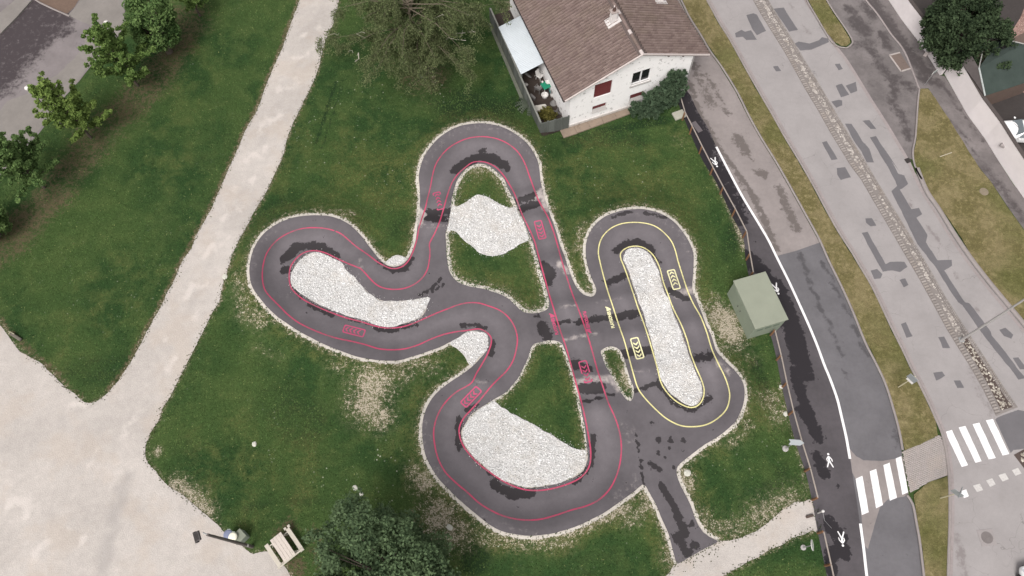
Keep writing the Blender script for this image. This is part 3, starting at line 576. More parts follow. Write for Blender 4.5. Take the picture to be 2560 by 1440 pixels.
for c, t_, m in ((B_([(267,615)])[0], B_([(252,560)])[0], M_PINK2), (B_([(970,815)])[0], B_([(985,868)])[0], M_PINK2), (A_([(915,1102)])[0], A_([(860,1088)])[0], M_PINK2), (D_([(400,522)])[0], D_([(375,548)])[0], M_PINK2),
                 (D_([(1043,380)])[0], D_([(1058,430)])[0], M_PINK2), (C_([(683,525)])[0], C_([(668,480)])[0], M_YEL2), (C_([(463,937)])[0], C_([(478,985)])[0], M_YEL2)):
    arrow_panel(c, t_, m)
def logo_text(cpx, tipx, word, mat, name):
    cu = bpy.data.curves.new('lettering', 'FONT'); cu.body = word; cu.size = .34; cu.align_x = 'CENTER'; cu.align_y = 'CENTER'; cu.offset = .018
    tmp = bpy.data.objects.new('lettering', cu); COL.objects.link(tmp); bpy.context.view_layer.update()
    me = bpy.data.meshes.new_from_object(tmp.evaluated_get(bpy.context.evaluated_depsgraph_get()))
    V = np.array([v.co[:2] for v in me.vertices]); F = [tuple(p.vertices) for p in me.polygons]
    bpy.data.objects.remove(tmp); bpy.data.meshes.remove(me)
    V[:, 0] -= V[:, 0].mean() + .16; V[:, 0] *= 1.28 / (V[:, 0].max() - V[:, 0].min()); V[:, 1] *= .25 / (V[:, 1].max() - V[:, 1].min())
    c = Qa([cpx])[0]; d = Qa([tipx])[0] - c; x1 = V[:, 0].max() + .05
    # the word and, ahead of it, the swept arrow-head emblem
    E = [(x1, -.17), (x1 + .12, -.19), (x1 + .30, .02), (x1 + .36, .12), (x1 + .30, .16), (x1 + .20, .10), (x1, .13)]
    o = mesh_obj(name, on_plan(c, d, V), F, mat, track); mesh_obj('arrow_emblem', on_plan(c, d, E), [tuple(range(7))], mat, o)
lz = lambda a: Z(1360, 740, 12, [a])[0]
logo_text(lz((300,820)), lz((250,650)), 'PLAYGONES', M_PINK2, 'pink_lettering'); logo_text(lz((1285,800)), lz((1330,980)), 'PLAYGONES', M_PINK2, 'pink_lettering'); logo_text(lz((1985,620)), lz((1940,460)), 'PLAYGONES', M_YEL2, 'yellow_lettering')

def stones(n, poly, size, dz, mat, name, parent=None, seed=1, flat=.7, round_=False):
    r = np.random.default_rng(seed); lo, hi = poly.min(0), poly.max(0)
    P = r.uniform(lo, hi, (int(n * 1.0), 2)); P = P[inside(P, poly)]
    P = P[segdist(P, poly[::2], True)[0] > size * .4]
    b = np.array([(1, 0, 0), (0, 1, 0), (-1, 0, 0), (0, -1, 0), (0, 0, 1), (0, 0, -1)], float); f = np.array([(0, 1, 4), (1, 2, 4), (2, 3, 4), (3, 0, 4), (1, 0, 5), (2, 1, 5), (3, 2, 5), (0, 3, 5)])
    if round_:
        b = np.array([(math.cos(k * math.pi / 3) * rr_, math.sin(k * math.pi / 3) * rr_, zz) for rr_, zz in ((1, 0), (.72, .62)) for k in range(6)] + [(0, 0, .86)], float)
        f = np.array([t for k in range(6) for t in ((k, (k + 1) % 6, 6 + (k + 1) % 6), (k, 6 + (k + 1) % 6, 6 + k), (6 + k, 6 + (k + 1) % 6, 12))])
    m = len(P); s = size * r.uniform(.55, 1.25, (m, 1, 1)) * r.uniform(.75, 1.25, (m, 1, 3)); s[..., 2] *= flat
    V = b[None] * s * (1 if round_ else r.uniform(.7, 1.15, (m, len(b), 1))); a = r.uniform(0, 6.28, m); ca, sa = np.cos(a)[:, None], np.sin(a)[:, None]
    V = np.stack([V[..., 0] * ca - V[..., 1] * sa, V[..., 0] * sa + V[..., 1] * ca, V[..., 2]], 2)
    V += lift(P, dz)[:, None]; F = f[None] + (np.arange(m) * len(b))[:, None, None]
    return mesh_obj(name, V.reshape(-1, 3), F.reshape(-1, 3).astype(np.int32), mat, parent, attrs=dict(tint=np.repeat(r.beta(2.2, 1.6, m), len(b))))
def gravel_bed(px, label, seed, loop_=None):
    l_ = loop_ if loop_ is not None else loop(px, .16, .03, seed=seed)
    ar = abs(np.sum(l_[:, 0] * np.roll(l_[:, 1], -1) - np.roll(l_[:, 0], -1) * l_[:, 1])) / 2
    o = tag(sheet('gravel_bed', l_, dz=.058, mat=M_BED, spacing=.5, skirt=.07), label, 'gravel', 'crushed stone beds of the track', 'stuff')
    bb = (l_.max(0) - l_.min(0)).prod()
    st = stones(150 * bb, l_, .062, .066, M_STONE, 'crushed_stones', o, seed); st['kind'] = 'stuff'
shrink = lambda l_, k: l_.mean(0) + (l_ - l_.mean(0)) * k
gravel_bed(ISL_LEFT, 'long curved bed of white crushed stone inside the western hairpin', 1)
gravel_bed(GRAV_TOP, 'hexagon-like bed of white crushed stone between two grass patches', 2)
gravel_bed(GRAV_LOW, 'half-round bed of white crushed stone beside the grass triangle', 3)
gravel_bed(ISL_RIGHT, 'straight white crushed stone bed ringed by yellow lines', 4)
gravel_bed(GRAV_TONGUE, 'small pale crushed stone tongue tucked in the pink S-bend', 5)
gravel_bed(GRAV_NOOK, 'tiny pale crushed stone nook at a pink bend', 6)

# ================================================================== ROADS (lower right and right)
FP_L = [(1690,238),(1748,384),(1790,455),(1829,538),(1858,595),(1864,650),(1880,720),(1905,790),(1927,840),(1942,900),(1955,968),(1971,1037),(1990,1110),(2013,1177),(2030,1250),(2037,1290),(2045,1333),(2062,1414),(2080,1500),(2120,1700)]
FP_R = [(1719,229),(1743,276),(1772,324),(1791,367),(1850,480),(1900,564),(1922,602),(1943,645),(1972,703),(1997,757),(2023,815),(2044,866),(2060,910),(2076,949),(2093,997),(2104,1042),(2116,1095),(2125,1147),(2131,1185),(2140,1240),(2150,1309),(2159,1369),(2167,1440),(2176,1510),(2205,1710)]
SIDE_R = [(1580,-220),(1668,-60),(1700,0),(1720,41),(1749,87),(1773,128),(1800,165),(1839,228),(1871,292),(1903,349),(1936,402),(1972,465),(2008,530),(2044,595),(2070,653),(2102,718),(2131,783),(2160,855),(2189,912),(2211,960),(2230,1020),(2245,1076),(2254,1125),(2262,1180),(2269,1230),(2279,1260),(2288,1305),(2297,1357),(2307,1440),(2316,1520),(2340,1720)]
MAIN_L = [(1640,-220),(1735,-60),(1772,0),(1802,55),(1828,96),(1854,143),(1880,190),(1910,242),(1939,292),(1968,344),(2002,400),(2037,461),(2070,523),(2102,580),(2135,631),(2156,667),(2182,710),(2207,761),(2232,815),(2261,873),(2283,920),(2296,945),(2322,997),(2346,1050),(2361,1087),(2372,1140),(2377,1185),(2379,1237),(2379,1305),(2377,1369),(2375,1440),(2374,1520),(2374,1720)]
MED_L = [(1750,-220),(1845,-60),(1882,0),(1907,44),(1936,90),(1965,137),(1991,184),(2017,230),(2047,280),(2073,327),(2099,370),(2126,414),(2153,450),(2189,512),(2225,573),(2261,635),(2297,696),(2333,761),(2366,822),(2395,869),(2424,915),(2458,975),(2490,1040)]
MED_R = [(1788,-220),(1884,-60),(1921,0),(1945,40),(1982,100),(2012,150),(2041,198),(2070,247),(2099,297),(2140,366),(2165,405),(2196,458),(2227,508),(2278,592),(2328,678),(2366,745),(2404,805),(2437,855),(2470,905),(2510,968),(2545,1018)]
MAIN_R = [(1876,-220),(1972,-60),(2009,0),(2047,55),(2082,111),(2111,149),(2140,195),(2173,249),(2212,310),(2244,364),(2268,405),(2283,440),(2304,483),(2333,526),(2369,584),(2413,649),(2463,714),(2514,775),(2560,830),(2640,920),(2800,1090)]
SPLIT = [(1941,640),(1990,627),(2050,606)]
def band(a, b): return list(a) + list(b)[::-1]
kL = lambda px, st=.5: loop(px, st, 0, False)
def pick(pts, y0, y1): return [p for p in pts if y0 <= p[1] <= y1]
STAIN_SIDE = [(J_([(200,90),(250,260),(330,420),(450,620),(580,800),(700,980),(800,1180),(880,1400)]),8,.95),(J_([(330,10),(450,230),(500,330)]),7,.7),(J_([(570,510),(640,620)]),13,.9),(J_([(690,690)]),8,.7),(J_([(740,790),(790,810)]),11,.95),(J_([(900,910),(960,1050),(1040,1230)]),11,.9),(N_([(60,560),(120,720),(200,900)]),14,.6)]
WET_FOOT = [(FP_L[:4],40,.85),(J_([(140,200),(230,380),(350,560)]),16,1),(C_([(1080,360),(1180,440),(1260,560),(1330,700)]),20,1),(J_([(480,780),(540,1000),(560,1200)]),14,.8),([(1940,720),(1985,830),(2010,930)],24,1),([(1985,930),(2010,1000),(2030,1060)],13,1),(F_([(280,330),(340,420),(390,520)]),14,1),(F_([(380,640),(430,760)]),13,1),(F_([(460,1090),(540,1180),(560,1290)]),17,1),(F_([(470,1270),(480,1420)]),14,1),(F_([(520,830)]),7,.9),(F_([(290,120)]),10,.8),([(1700,250),(1760,360)],16,1)]
struct(sheet('footpath', loop(band(FP_L, FP_R), .5), dz=.036, mat=M_FOOT, spacing=.3, attrs=dict(wet=lambda V: strokes(V, WET_FOOT))))
s1r = [(p[0] - 1, p[1]) for p in SIDE_R if p[1] < 600]; f1 = [(1520,-220),(1600,-60),(1640,30),(1690,160),(1719,229)] + [p for p in FP_R if 240 < p[1] < 630]
side_road = struct(sheet('side_road', loop(s1r + [(2050,606),(1990,627),(1941,640)] + f1[::-1], .5, smooth=False), dz=.012, mat=M_SIDE_OLD, spacing=.35, attrs=dict(wet=lambda V: strokes(V, STAIN_SIDE))))
s2r = [p for p in SIDE_R if p[1] > 606]; f2 = [p for p in FP_R if p[1] > 642]
WET_NEW = [(E_([(280,660),(350,860),(420,1030),(500,1180),(560,1340)]),6,.85),(F_([(560,60),(580,110)]),7,.7),(E_([(430,700),(600,1040),(760,1380)]),6,.8),(F_([(900,480),(925,580)]),7,.7)]
side_new = struct(sheet('side_road_resurfaced', loop([(2050,606)] + s2r + f2[::-1] + [(1941,640),(1990,627)], .5, smooth=False), dz=.014, mat=M_SIDE_NEW, spacing=.35, attrs=dict(wet=lambda V: strokes(V, WET_NEW))))
struct(sheet('crossing_asphalt', loop(F_([(597,590),(640,640),(690,670),(820,672),(905,655),(950,640),(990,890),(960,910),(850,930),(800,985),(760,1100),(720,1260),(700,1240),(680,1050),(640,800),(615,750)]), .3, .01, smooth=False), dz=.019, mat=M_SIDE_OLD, attrs=dict(wet=lambda V: np.zeros(len(V)))))
STAIN_MAIN = [(N_([(870,20),(920,80)]),4,.7),(N_([(1000,220),(1040,290)]),5,.7),(E_([(1030,280),(1050,330)]),6,.7),(E_([(1160,450),(1230,560),(1310,670)]),5,.75),(E_([(1340,750),(1390,830)]),6,.75),(E_([(1440,930),(1520,1040)]),4,.7),(F_([(1300,1180),(1340,1300),(1360,1440)]),11,.75),(E_([(310,120),(480,420),(680,720),(860,1050),(1000,1310)]),4,.62),(F_([(1400,60),(1480,260),(1560,380)]),8,.6)]
main_l = loop(band(MAIN_L, MAIN_R) if False else MAIN_L + [(2900,1760),(2900,1300)] + (MAIN_R[:11] + [(x + 9, y - 3) for x, y in MAIN_R[11:]])[::-1], .5, smooth=False)
main_road = struct(sheet('main_road', main_l, dz=.010, mat=M_MAIN, spacing=.4, attrs=dict(wet=lambda V: strokes(V, STAIN_MAIN))))
PATCHES = [N_([(500,130),(560,112),(590,125),(670,265),(590,300),(555,255)]), N_([(400,285),(460,255),(490,270),(540,260),(590,340),(500,342),(470,315),(410,320)]), N_([(735,75),(820,65),(940,255),(865,272)]),
  N_([(915,375),(950,355),(1040,375),(1120,345),(1150,318),(1200,330),(1205,360),(1120,400),(1060,425),(960,435)]), N_([(730,570),(770,565),(800,608),(755,612)]), N_([(1260,550),(1300,545),(1328,590),(1290,602)]), N_([(1265,735),(1320,717),(1382,812),(1310,835)]),
  N_([(1352,735),(1440,700),(1450,780),(1395,802)]), N_([(1230,870),(1290,855),(1320,860),(1325,905),(1270,925)]), N_([(1148,1220),(1190,1208),(1283,1365),(1230,1372)]),
  O_([(40,968),(90,968),(180,1110),(230,1165),(265,1270),(210,1270),(170,1190),(120,1120)]), O_([(175,945),(230,940),(285,1010),(240,1010)]),
  O_([(235,1075),(280,1065),(480,1360)]) + E_([(905,0),(960,95),(1000,105),(1025,165),(985,200),(970,205),(1050,340),(1100,330),(1125,375),(1085,400),(1160,520),(1150,570),(1230,695),(1330,690),(1330,730),(1275,765),(1420,985),(1450,990),(1600,1190),(1605,1215),(1700,1330),(1780,1440),(1840,1510),(1790,1520),(1730,1440),(1560,1230),(1530,1190),(1400,1005),(1370,985),(1210,735),(1160,670),(1090,580),(1000,400),(910,215),(950,180),(935,140),(855,0)]),
  E_([(530,55),(590,48),(630,120),(560,138),(535,100)]), E_([(730,405),(775,402),(805,455),(765,460),(735,435)]), E_([(705,505),(745,497),(870,720),(900,705),(1000,705),(1020,740),(970,775),(920,765),(850,775)]), E_([(765,765),(810,755),(848,790),(835,820),(790,825)]), E_([(965,830),(1005,820),(1028,865),(995,882)]),
  E_([(975,1135),(1010,1123),(1057,1220),(1015,1230)]), E_([(1235,1228),(1275,1224),(1315,1300),(1265,1303)]), E_([(1655,1175),(1700,1160),(1755,1210),(1740,1238),(1690,1220)]), E_([(1750,1370),(1790,1365),(1828,1420),(1850,1450),(1800,1450)]),
  F_([(1155,85),(1215,75),(1235,105),(1200,125),(1175,138)]), F_([(1292,137),(1335,135),(1360,185),(1315,188)]), F_([(1580,385),(1720,332),(1790,345),(1790,590),(1690,600),(1672,622),(1568,398)])]
for i, p in enumerate(PATCHES): sheet('asphalt_patch', loop(p, .14, .012, smooth=False, seed=i), dz=.0150 + .0003 * (i % 3), mat=M_PATCH, parent=main_road)
J_S = [([(1941,641),(1990,628),(2050,607)], .05), ]
for p, w in J_S: ribbon('tar_joint', p, w, .0185, M_PATCH, parent=side_new)

# painted markings
def quad_mark(px, parent, mat, dz, name):
    return sheet(name, loop(px, .12, .006, smooth=False), dz=dz, mat=mat, parent=parent)
for st in ([(638,793),(683,772),(725,1015),(680,1033)], [(732,743),(775,727),(820,967),(775,988)], [(822,700),(865,682),(912,918),(866,940)], [(905,657),(942,642),(988,882),(950,898)]): quad_mark(F_(st), side_new, M_WHITE, .024, 'zebra_stripe')
for st in ([(1235,480),(1280,465),(1385,700),(1345,712)], [(1325,450),(1370,440),(1478,675),(1437,685)], [(1418,428),(1463,417),(1570,652),(1525,662)], [(1507,403),(1553,392),(1660,625),(1618,636)]): quad_mark(F_(st), main_road, M_WHITE, .021, 'zebra_stripe')
for st, m in (([(1335,875),(1375,862),(1392,908),(1360,920)], M_WHITE), ([(1420,838),(1465,826),(1490,868),(1447,880)], M_WHITE_OLD), ([(1507,804),(1548,790),(1573,830),(1535,846)], M_WHITE_OLD), ([(1590,768),(1635,755),(1660,795),(1618,810)], M_WHITE_OLD), ([(1680,735),(1720,720),(1745,757),(1705,772)], M_WHITE_OLD)): quad_mark(F_(st), main_road, m, .021, 'give_way_square')
foot = bpy.data.objects['footpath']
ribbon('edge_line', [p for p in FP_R if 360 < p[1] < 1183], .17, .044, M_WHITE, parent=foot)
ribbon('edge_line', [(2151,1309),(2159,1369),(2167,1440),(2176,1510),(2205,1710)], .17, .044, M_WHITE, parent=foot)
def walker(head, feet, mirror=1):
    c = Qa([head])[0]; f = Qa([feet])[0]; d = f - c; Lh = np.linalg.norm(d); k = Lh / 1.0
    V, F = [], []
    def poly(pts, dz): n = len(V); V.extend(on_plan(c, d, [(x * k, y * k * mirror) for x, y in pts], dz)); F.append(tuple(range(n, n + len(pts))))
    def bar(x0, y0, x1, y1, w, dz):
        dx, dy = x1 - x0, y1 - y0; L_ = math.hypot(dx, dy); nx_, ny_ = -dy / L_ * w, dx / L_ * w
        poly([(x0 + nx_, y0 + ny_), (x1 + nx_ * .8, y1 + ny_ * .8), (x1 + dx / L_ * w * .5, y1 + dy / L_ * w * .5), (x1 - nx_ * .8, y1 - ny_ * .8), (x0 - nx_, y0 - ny_), (x0 - dx / L_ * w * .6, y0 - dy / L_ * w * .6)], dz)
    poly([(.085 * math.cos(t), .085 * math.sin(t)) for t in np.linspace(0, 6.28, 15)[:-1]], .046)
    bar(.18, 0, .55, 0, .085, .0465); bar(.52, .02, .98, .24, .055, .047); bar(.52, -.02, .97, -.20, .055, .0475)
    bar(.20, .05, .38, .20, .042, .048); bar(.38, .20, .56, .24, .036, .0485); bar(.20, -.05, .36, -.17, .042, .049); bar(.36, -.17, .54, -.13, .036, .0495)
    mesh_obj('pedestrian_symbol', V, F, M_WHITE, foot)
walker(F_([(455,628)])[0], F_([(468,716)])[0]); walker(F_([(553,1237)])[0], F_([(540,1142)])[0]); walker(E_([(128,925)])[0], E_([(97,852)])[0]); walker(J_([(415,738)])[0], J_([(383,668)])[0])

# raised grass verges with kerbs
def verge(px, name, jit=.03):
    return struct(sheet(name, loop(px, .35, jit, smooth=False), dz=.10, mat=M_VERGE, spacing=.6, skirt=.12))
def inset(pts, dx, dy=0): return [(a + dx, b + dy) for a, b in pts]
verge(inset([p for p in SIDE_R if p[1] < 1120], 6) + [(2262,1127),(2300,1110),(2344,1088)] + inset([p for p in MAIN_L if p[1] < 1060], -8)[::-1], 'grass_verge')
verge([(2283,1236),(2320,1207),(2370,1189)] + inset([p for p in MAIN_L if p[1] > 1200], -8) + inset([p for p in SIDE_R if p[1] > 1262], 6)[::-1], 'grass_verge_south')
TRI = O_([(628,690),(690,690),(760,790),(850,930),(930,1060),(1010,1190),(1090,1310)]) + E_([(1600,150),(1720,330),(1828,480),(2000,720),(2100,1200),(2000,1330),(1828,1150),(1720,990),(1580,820),(1460,650),(1340,460),(1240,310),(1150,180),(1090,90)]) + O_([(590,1300),(576,1230),(578,1170),(596,1080),(606,950),(616,800)])
verge(TRI, 'grass_triangle')
TIP = N_([(975,-160),(1030,0),(1110,140),(1180,260),(1250,360),(1310,395),(1355,400),(1395,368),(1390,330),(1335,240),(1245,110),(1180,0),(1090,-160)])
verge(TIP, 'grass_island')
def kerb(px, w=.16, top=.125, name='kerb', smooth=True): return struct(ribbon(name, px, w, top, M_KERB, step=.5, smooth=smooth, skirt=.12))
kerb(inset([p for p in SIDE_R if p[1] < 1130], 3)); kerb([(2268,1238)] + inset([p for p in SIDE_R if p[1] > 1255], 3))
kerb(inset([p for p in MAIN_L], -4), .2); kerb(O_([(640,1400),(600,1330),(575,1250),(572,1170),(590,1080),(600,950),(610,800),(622,690)]) , .14)
kerb(inset([(2280,425)] + MAIN_R[12:], 13, -6), .36)
kerb(N_([(960,-160),(1020,0),(1100,140),(1170,260),(1240,365),(1310,405),(1360,410),(1408,372),(1402,328),(1345,235),(1255,105),(1190,0),(1100,-160)]), .14)
M_GUT = speckled('weathered_channel_concrete', (.27, .235, .23), .35, 6, stain=.5)
struct(ribbon('road_channel', inset(MAIN_R[:13], 4), .26, .022, M_GUT, step=.5)); struct(ribbon('road_channel', inset(MAIN_R[12:], 2), .2, .022, M_GUT, step=.5)); struct(ribbon('road_channel', inset(MAIN_L, 2), .24, .022, M_GUT, step=.5))

# paved refuge: small blocks, too small to pick apart
M_SETT = stone_mat('concrete_paving_blocks', (.285, .255, .242), (.325, .292, .278)); M_JOINT = speckled('sand_joint', (.26, .232, .216), .3, 20)
REF = [(2257,1128),(2300,1110),(2350,1088),(2368,1130),(2373,1187),(2320,1206),(2276,1232),(2265,1180)]
ref_l = loop(REF, .4, smooth=False)
refuge = struct(sheet('paved_refuge', ref_l, dz=.075, mat=M_JOINT, skirt=.09))
def setts(poly, d, lx, ly, gap, dz, h, mat, name, parent, seed=3):
    r = np.random.default_rng(seed); d = np.array(d) / np.linalg.norm(d); n = np.array([-d[1], d[0]]); c = poly.mean(0); loc = (poly - c) @ np.stack([d, n], 1)
    lo, hi = loc.min(0), loc.max(0); xs = np.arange(lo[0], hi[0], lx); ys = np.arange(lo[1], hi[1], ly); C = []
    for j, y in enumerate(ys):
        for x in xs: C.append((x + (lx * .5 if j % 2 else 0), y))
    C = np.array(C); Pw = c + C[:, :1] * d + C[:, 1:] * n; C = Pw[inside(Pw, poly)]; m = len(C)
    a, b = lx / 2 - gap, ly / 2 - gap
    base = np.array([(-a, -b, 0), (a, -b, 0), (a, b, 0), (-a, b, 0), (-a * .86, -b * .86, h), (a * .86, -b * .86, h), (a * .86, b * .86, h), (-a * .86, b * .86, h)])
    bw = np.concatenate([base[:, :1] * d + base[:, 1:2] * n, base[:, 2:]], 1); f = np.array([(4, 5, 6, 7), (0, 1, 5, 4), (1, 2, 6, 5), (2, 3, 7, 6), (3, 0, 4, 7)])
    L3 = lift(C, dz); L3[:, 2] += r.uniform(-.004, .004, m); V = L3[:, None] + bw[None]; F = f[None] + (np.arange(m) * 8)[:, None, None]
    o = mesh_obj(name, V.reshape(-1, 3), F.reshape(-1, 4).astype(np.int32), mat, parent, attrs=dict(tint=np.repeat(r.uniform(0, 1, m), 8))); o['kind'] = 'stuff'; return o
setts(ref_l, Qa([(2377,1170)])[0] - Qa([(2265,1210)])[0], .17, .11, .006, .07, .016, M_SETT, 'paving_blocks', refuge)

# cobbled median: blocks laid along both sides, river cobbles between
M_MEDBASE = speckled('median_bed_mortar', (.20, .178, .166), .35, 7)
M_MEDSOIL = speckled('median_bed_soil', (.075, .055, .048), .4, 7)
med_l = loop(MED_L + MED_R[::-1], .4, smooth=False)
median = struct(sheet('median_strip', med_l, dz=.02, mat=M_MEDBASE, skirt=.02))
ml, mr = catmull(Qa(MED_L), False, .1), catmull(Qa(MED_R), False, .1)
def resamp(P, step):
    s = np.concatenate([[0], np.cumsum(np.linalg.norm(np.diff(P, axis=0), axis=1))]); t = np.arange(0, s[-1], step); Pn = np.stack([np.interp(t, s, P[:, k]) for k in (0, 1)], 1)
    T = np.gradient(Pn, axis=0); T /= np.linalg.norm(T, axis=1)[:, None]; return Pn, T
M_BLOCK = stone_mat('edging_blocks', (.21, .187, .175), (.31, .28, .262))
def block_mesh(lx, ly, h, tint):
    mb = MB(); mb.cur = tint; mb.box((0, 0, h / 2), (lx, ly, h), bev=.012)
    me = bpy.data.meshes.new('edging_block'); me.from_pydata(mb.v, [], mb.f); a = me.attributes.new('tint', 'FLOAT', 'FACE'); a.data.foreach_set('value', mb.t); me.materials.append(M_BLOCK); return me
bms = [block_mesh(.120, .32, .055, t_) for t_ in (.1, .3, .5, .7, .9)]
Pn, T = resamp(ml, .205)
vis = [(p, t_) for p, t_ in zip(Pn, T)]
for i, (p, t_) in enumerate(vis[::-1][:299]):
    nrm = np.array([-t_[1], t_[0]]); sgn = 1 if (mr[np.abs(mr - p).sum(1).argmin()] - p) @ nrm > 0 else -1
    o = bpy.data.objects.new('edging_block', bms[(i * 7 + i // 3) % 5]); link(o, median); pp = p + nrm * sgn * .20
    o.location = (*lift([pp], .02)[0],); o.rotation_euler = (0, 0, math.atan2(t_[1], t_[0]) + random.uniform(-.05, .05))
# narrow double row of setts along the far side
Pr, Tr = resamp(mr, .14); Nr = np.stack([-Tr[:, 1], Tr[:, 0]], 1)
if ((ml.mean(0) - mr.mean(0)) @ Nr.mean(0)) < 0: Nr = -Nr
rows = []
for off, sh in ((.10, 0), (.23, .5)):
    for i in range(len(Pr) - 1): rows.append((Pr[i] * (1 - sh) + Pr[i + 1] * sh + Nr[i] * off, Tr[i]))
mb = MB()
for p, t_ in rows:
    mb.cur = random.random(); q3 = lift([p], .02)[0]; mb.box((q3[0], q3[1], q3[2] + .02), (.108, .10, .045), rz=math.atan2(t_[1], t_[0]) + random.uniform(-.08, .08))
o = mb.build('sett_rows', M_BLOCK, median); o['kind'] = 'stuff'
inner_l = np.concatenate([resamp(ml, .4)[0] + np.array([0, 0]), resamp(mr, .4)[0][::-1]])
li, lt = resamp(ml, .4); ln = np.stack([-lt[:, 1], lt[:, 0]], 1); ln *= np.sign(((mr.mean(0) - ml.mean(0)) @ ln.mean(0))); ri, rt = resamp(mr, .4); rn = np.stack([-rt[:, 1], rt[:, 0]], 1); rn *= np.sign(((ml.mean(0) - mr.mean(0)) @ rn.mean(0)))
cob = np.concatenate([li + ln * .50, (ri + rn * .33)[::-1]])
cut = Qa([(2385,835)])[0][1]
soil = cob[(cob[:, 1] < cut)]
sheet('soil_bed', soil, dz=.026, mat=M_MEDSOIL, parent=median)
bbx = (cob.max(0) - cob.min(0)).prod()
up = cob[cob[:, 1] > cut - .4]
o = stones(75 * (up.max(0) - up.min(0)).prod(), up, .082, .03, M_COBBLE, 'river_cobbles', median, 11, .6, True); o['kind'] = 'stuff'
o = stones(60 * (soil.max(0) - soil.min(0)).prod(), soil, .066, .03, M_COBBLE_D, 'river_cobbles', median, 12, .6, True); o['kind'] = 'stuff'
# second median starting beyond the crossing
m2 = loop(F_([(1692,632),(1770,590),(1900,570),(1900,780),(1790,760)]), .4, smooth=False)
med2 = struct(sheet('median_strip_south', m2, dz=.02, mat=M_MEDSOIL, skirt=.02)); o = stones(40 * (m2.max(0) - m2.min(0)).prod(), shrink(m2, .8), .085, .03, M_COBBLE_D, 'river_cobbles', med2, 13, .6, True); o['kind'] = 'stuff'

# lay-by and pavement beyond the main road
BAY = N_([(820,-700),(1100,-160),(1190,0),(1255,105),(1345,235),(1402,328),(1408,372),(1360,410),(1310,405),(1250,375)]) + [(2085,113),(2111,149),(2140,195),(2173,249),(2212,310),(2244,364),(2266,395),(2284,399)] + O_([(572,1170),(590,1080),(600,950),(610,800),(622,690)]) + [(2262,130),(2228,85),(2190,30),(2165,0),(2128,-60),(2030,-220),(1960,-220)]
STAIN_BAY = [(O_([(60,60),(110,110)]),12,.9),(O_([(120,170),(190,240)]),20,.95),(O_([(190,50),(260,130)]),14,.8),(O_([(330,270),(380,370)]),12,.95),(O_([(230,370),(290,450)]),14,.75),(O_([(300,500),(420,640),(430,760)]),14,.8),(O_([(400,780),(480,900),(540,1080)]),12,.8),(O_([(120,350),(250,330)]),14,.6),(O_([(420,600),(560,680)]),14,.75),(O_([(240,660)]),8,.7)]
struct(sheet('lay_by', loop(BAY, .5, smooth=False), dz=.016, mat=M_BAY, spacing=.35, attrs=dict(wet=lambda V: strokes(V, STAIN_BAY))))
PAVE = [(2030,-220),(2128,-60),(2165,0),(2190,30),(2228,85),(2262,130),(2298,222)] + O_([(690,690),(760,790),(850,930),(930,1060),(1010,1190),(1090,1310)]) + E_([(1600,150),(1720,330),(1828,480),(2000,720)]) + [(2720,650),(2534,462),(2496,402),(2461,345),(2419,288),(2388,233),(2362,190),(2349,188),(2324,147),(2292,99),(2253,48),(2221,0),(2180,-60),(2085,-220)]
STAIN_PAVE = [(O_([(250,20),(400,230),(520,400),(660,560)]),20,.95),(O_([(640,610),(770,650)]),16,.9),(O_([(830,700),(960,900),(1130,1100)]),5,.8),(O_([(860,930),(1000,1120),(1120,1300)]),7,.55),(E_([(1560,60),(1700,240),(1828,420)]),14,.7)]
struct(sheet('pavement', loop(PAVE, .5, smooth=False), dz=.03, mat=M_BAY, spacing=.35, attrs=dict(wet=lambda V: strokes(V, STAIN_PAVE))))
struct(ribbon('kerb_line', [(2030,-220),(2128,-60),(2165,0),(2190,30),(2228,85),(2262,130),(2298,222)], .16, .05, M_GUT, step=.5, skirt=.03))
# drain frame in the lay-by, gully and manholes
M_IRON = speckled('cast_iron', (.06, .052, .05), .4, 30, rough=.6, metal=.4); M_FRAME = speckled('pale_concrete_frame', (.36, .32, .30), .25, 14)
drain = struct(sheet('drain_cover', loop(O_([(395,430),(470,412),(550,535),(480,560)]), .3, smooth=False), dz=.024, mat=speckled('brown_drain_cover', (.15, .115, .10), .3, 8, stain=.5)))
for a in ([(385,432),(470,410)], [(388,432),(480,560)], [(478,558),(552,535)]): ribbon('drain_frame', O_(a), .14, .028, M_FRAME, parent=drain, smooth=False)
def manhole(px, r, name, label, frame=True, ring=None):
    t = thing(name, label, 'manhole', Q(*px) + Vector((0, 0, .012)))
    if frame: m = MB(); m.box((0, 0, .008), (r * 2.7, r * 2.7, .016), bev=.004, rz=.1); m.build('frame', M_MAIN_F, t)
    m = MB(); m.lathe([(r, .012), (r, .024), (r * .9, .026), (r * .86, .022), (r * .2, .024)], 24); m.build('lid', ring or M_IRON_L, t)
M_MAIN_F = speckled('manhole_surround', (.27, .245, .24), .2, 12, stain=.3); M_IRON_L = speckled('worn_iron_lid', (.17, .15, .145), .35, 22, rough=.6, metal=.2)
manhole((2467,1344), .36, 'manhole_cover', 'round worn manhole cover in a square frame on the pale carriageway')
manhole((2458,481), .33, 'manhole_ring', 'pinkish manhole ring half sunk in the dry grass triangle', False, speckled('pinkish_concrete_ring', (.20, .165, .12), .4, 10))
for o in bpy.data.objects:
    if o.name == 'manhole_ring': o.location.z = .095
g = thing('gully_grate', 'dark iron gully grate at the kerb beside the grass triangle', 'grate', Q(2269,402) + Vector((0, 0, .03)), .4); m = MB(); m.box((0, 0, .012), (.4, .4, .024), bev=.006); m.build('frame', M_IRON, g)
for k in range(5): m = MB(); m.box((-.14 + k * .07, 0, .028), (.035, .34, .008)); m.build('bar', M_IRON, g)

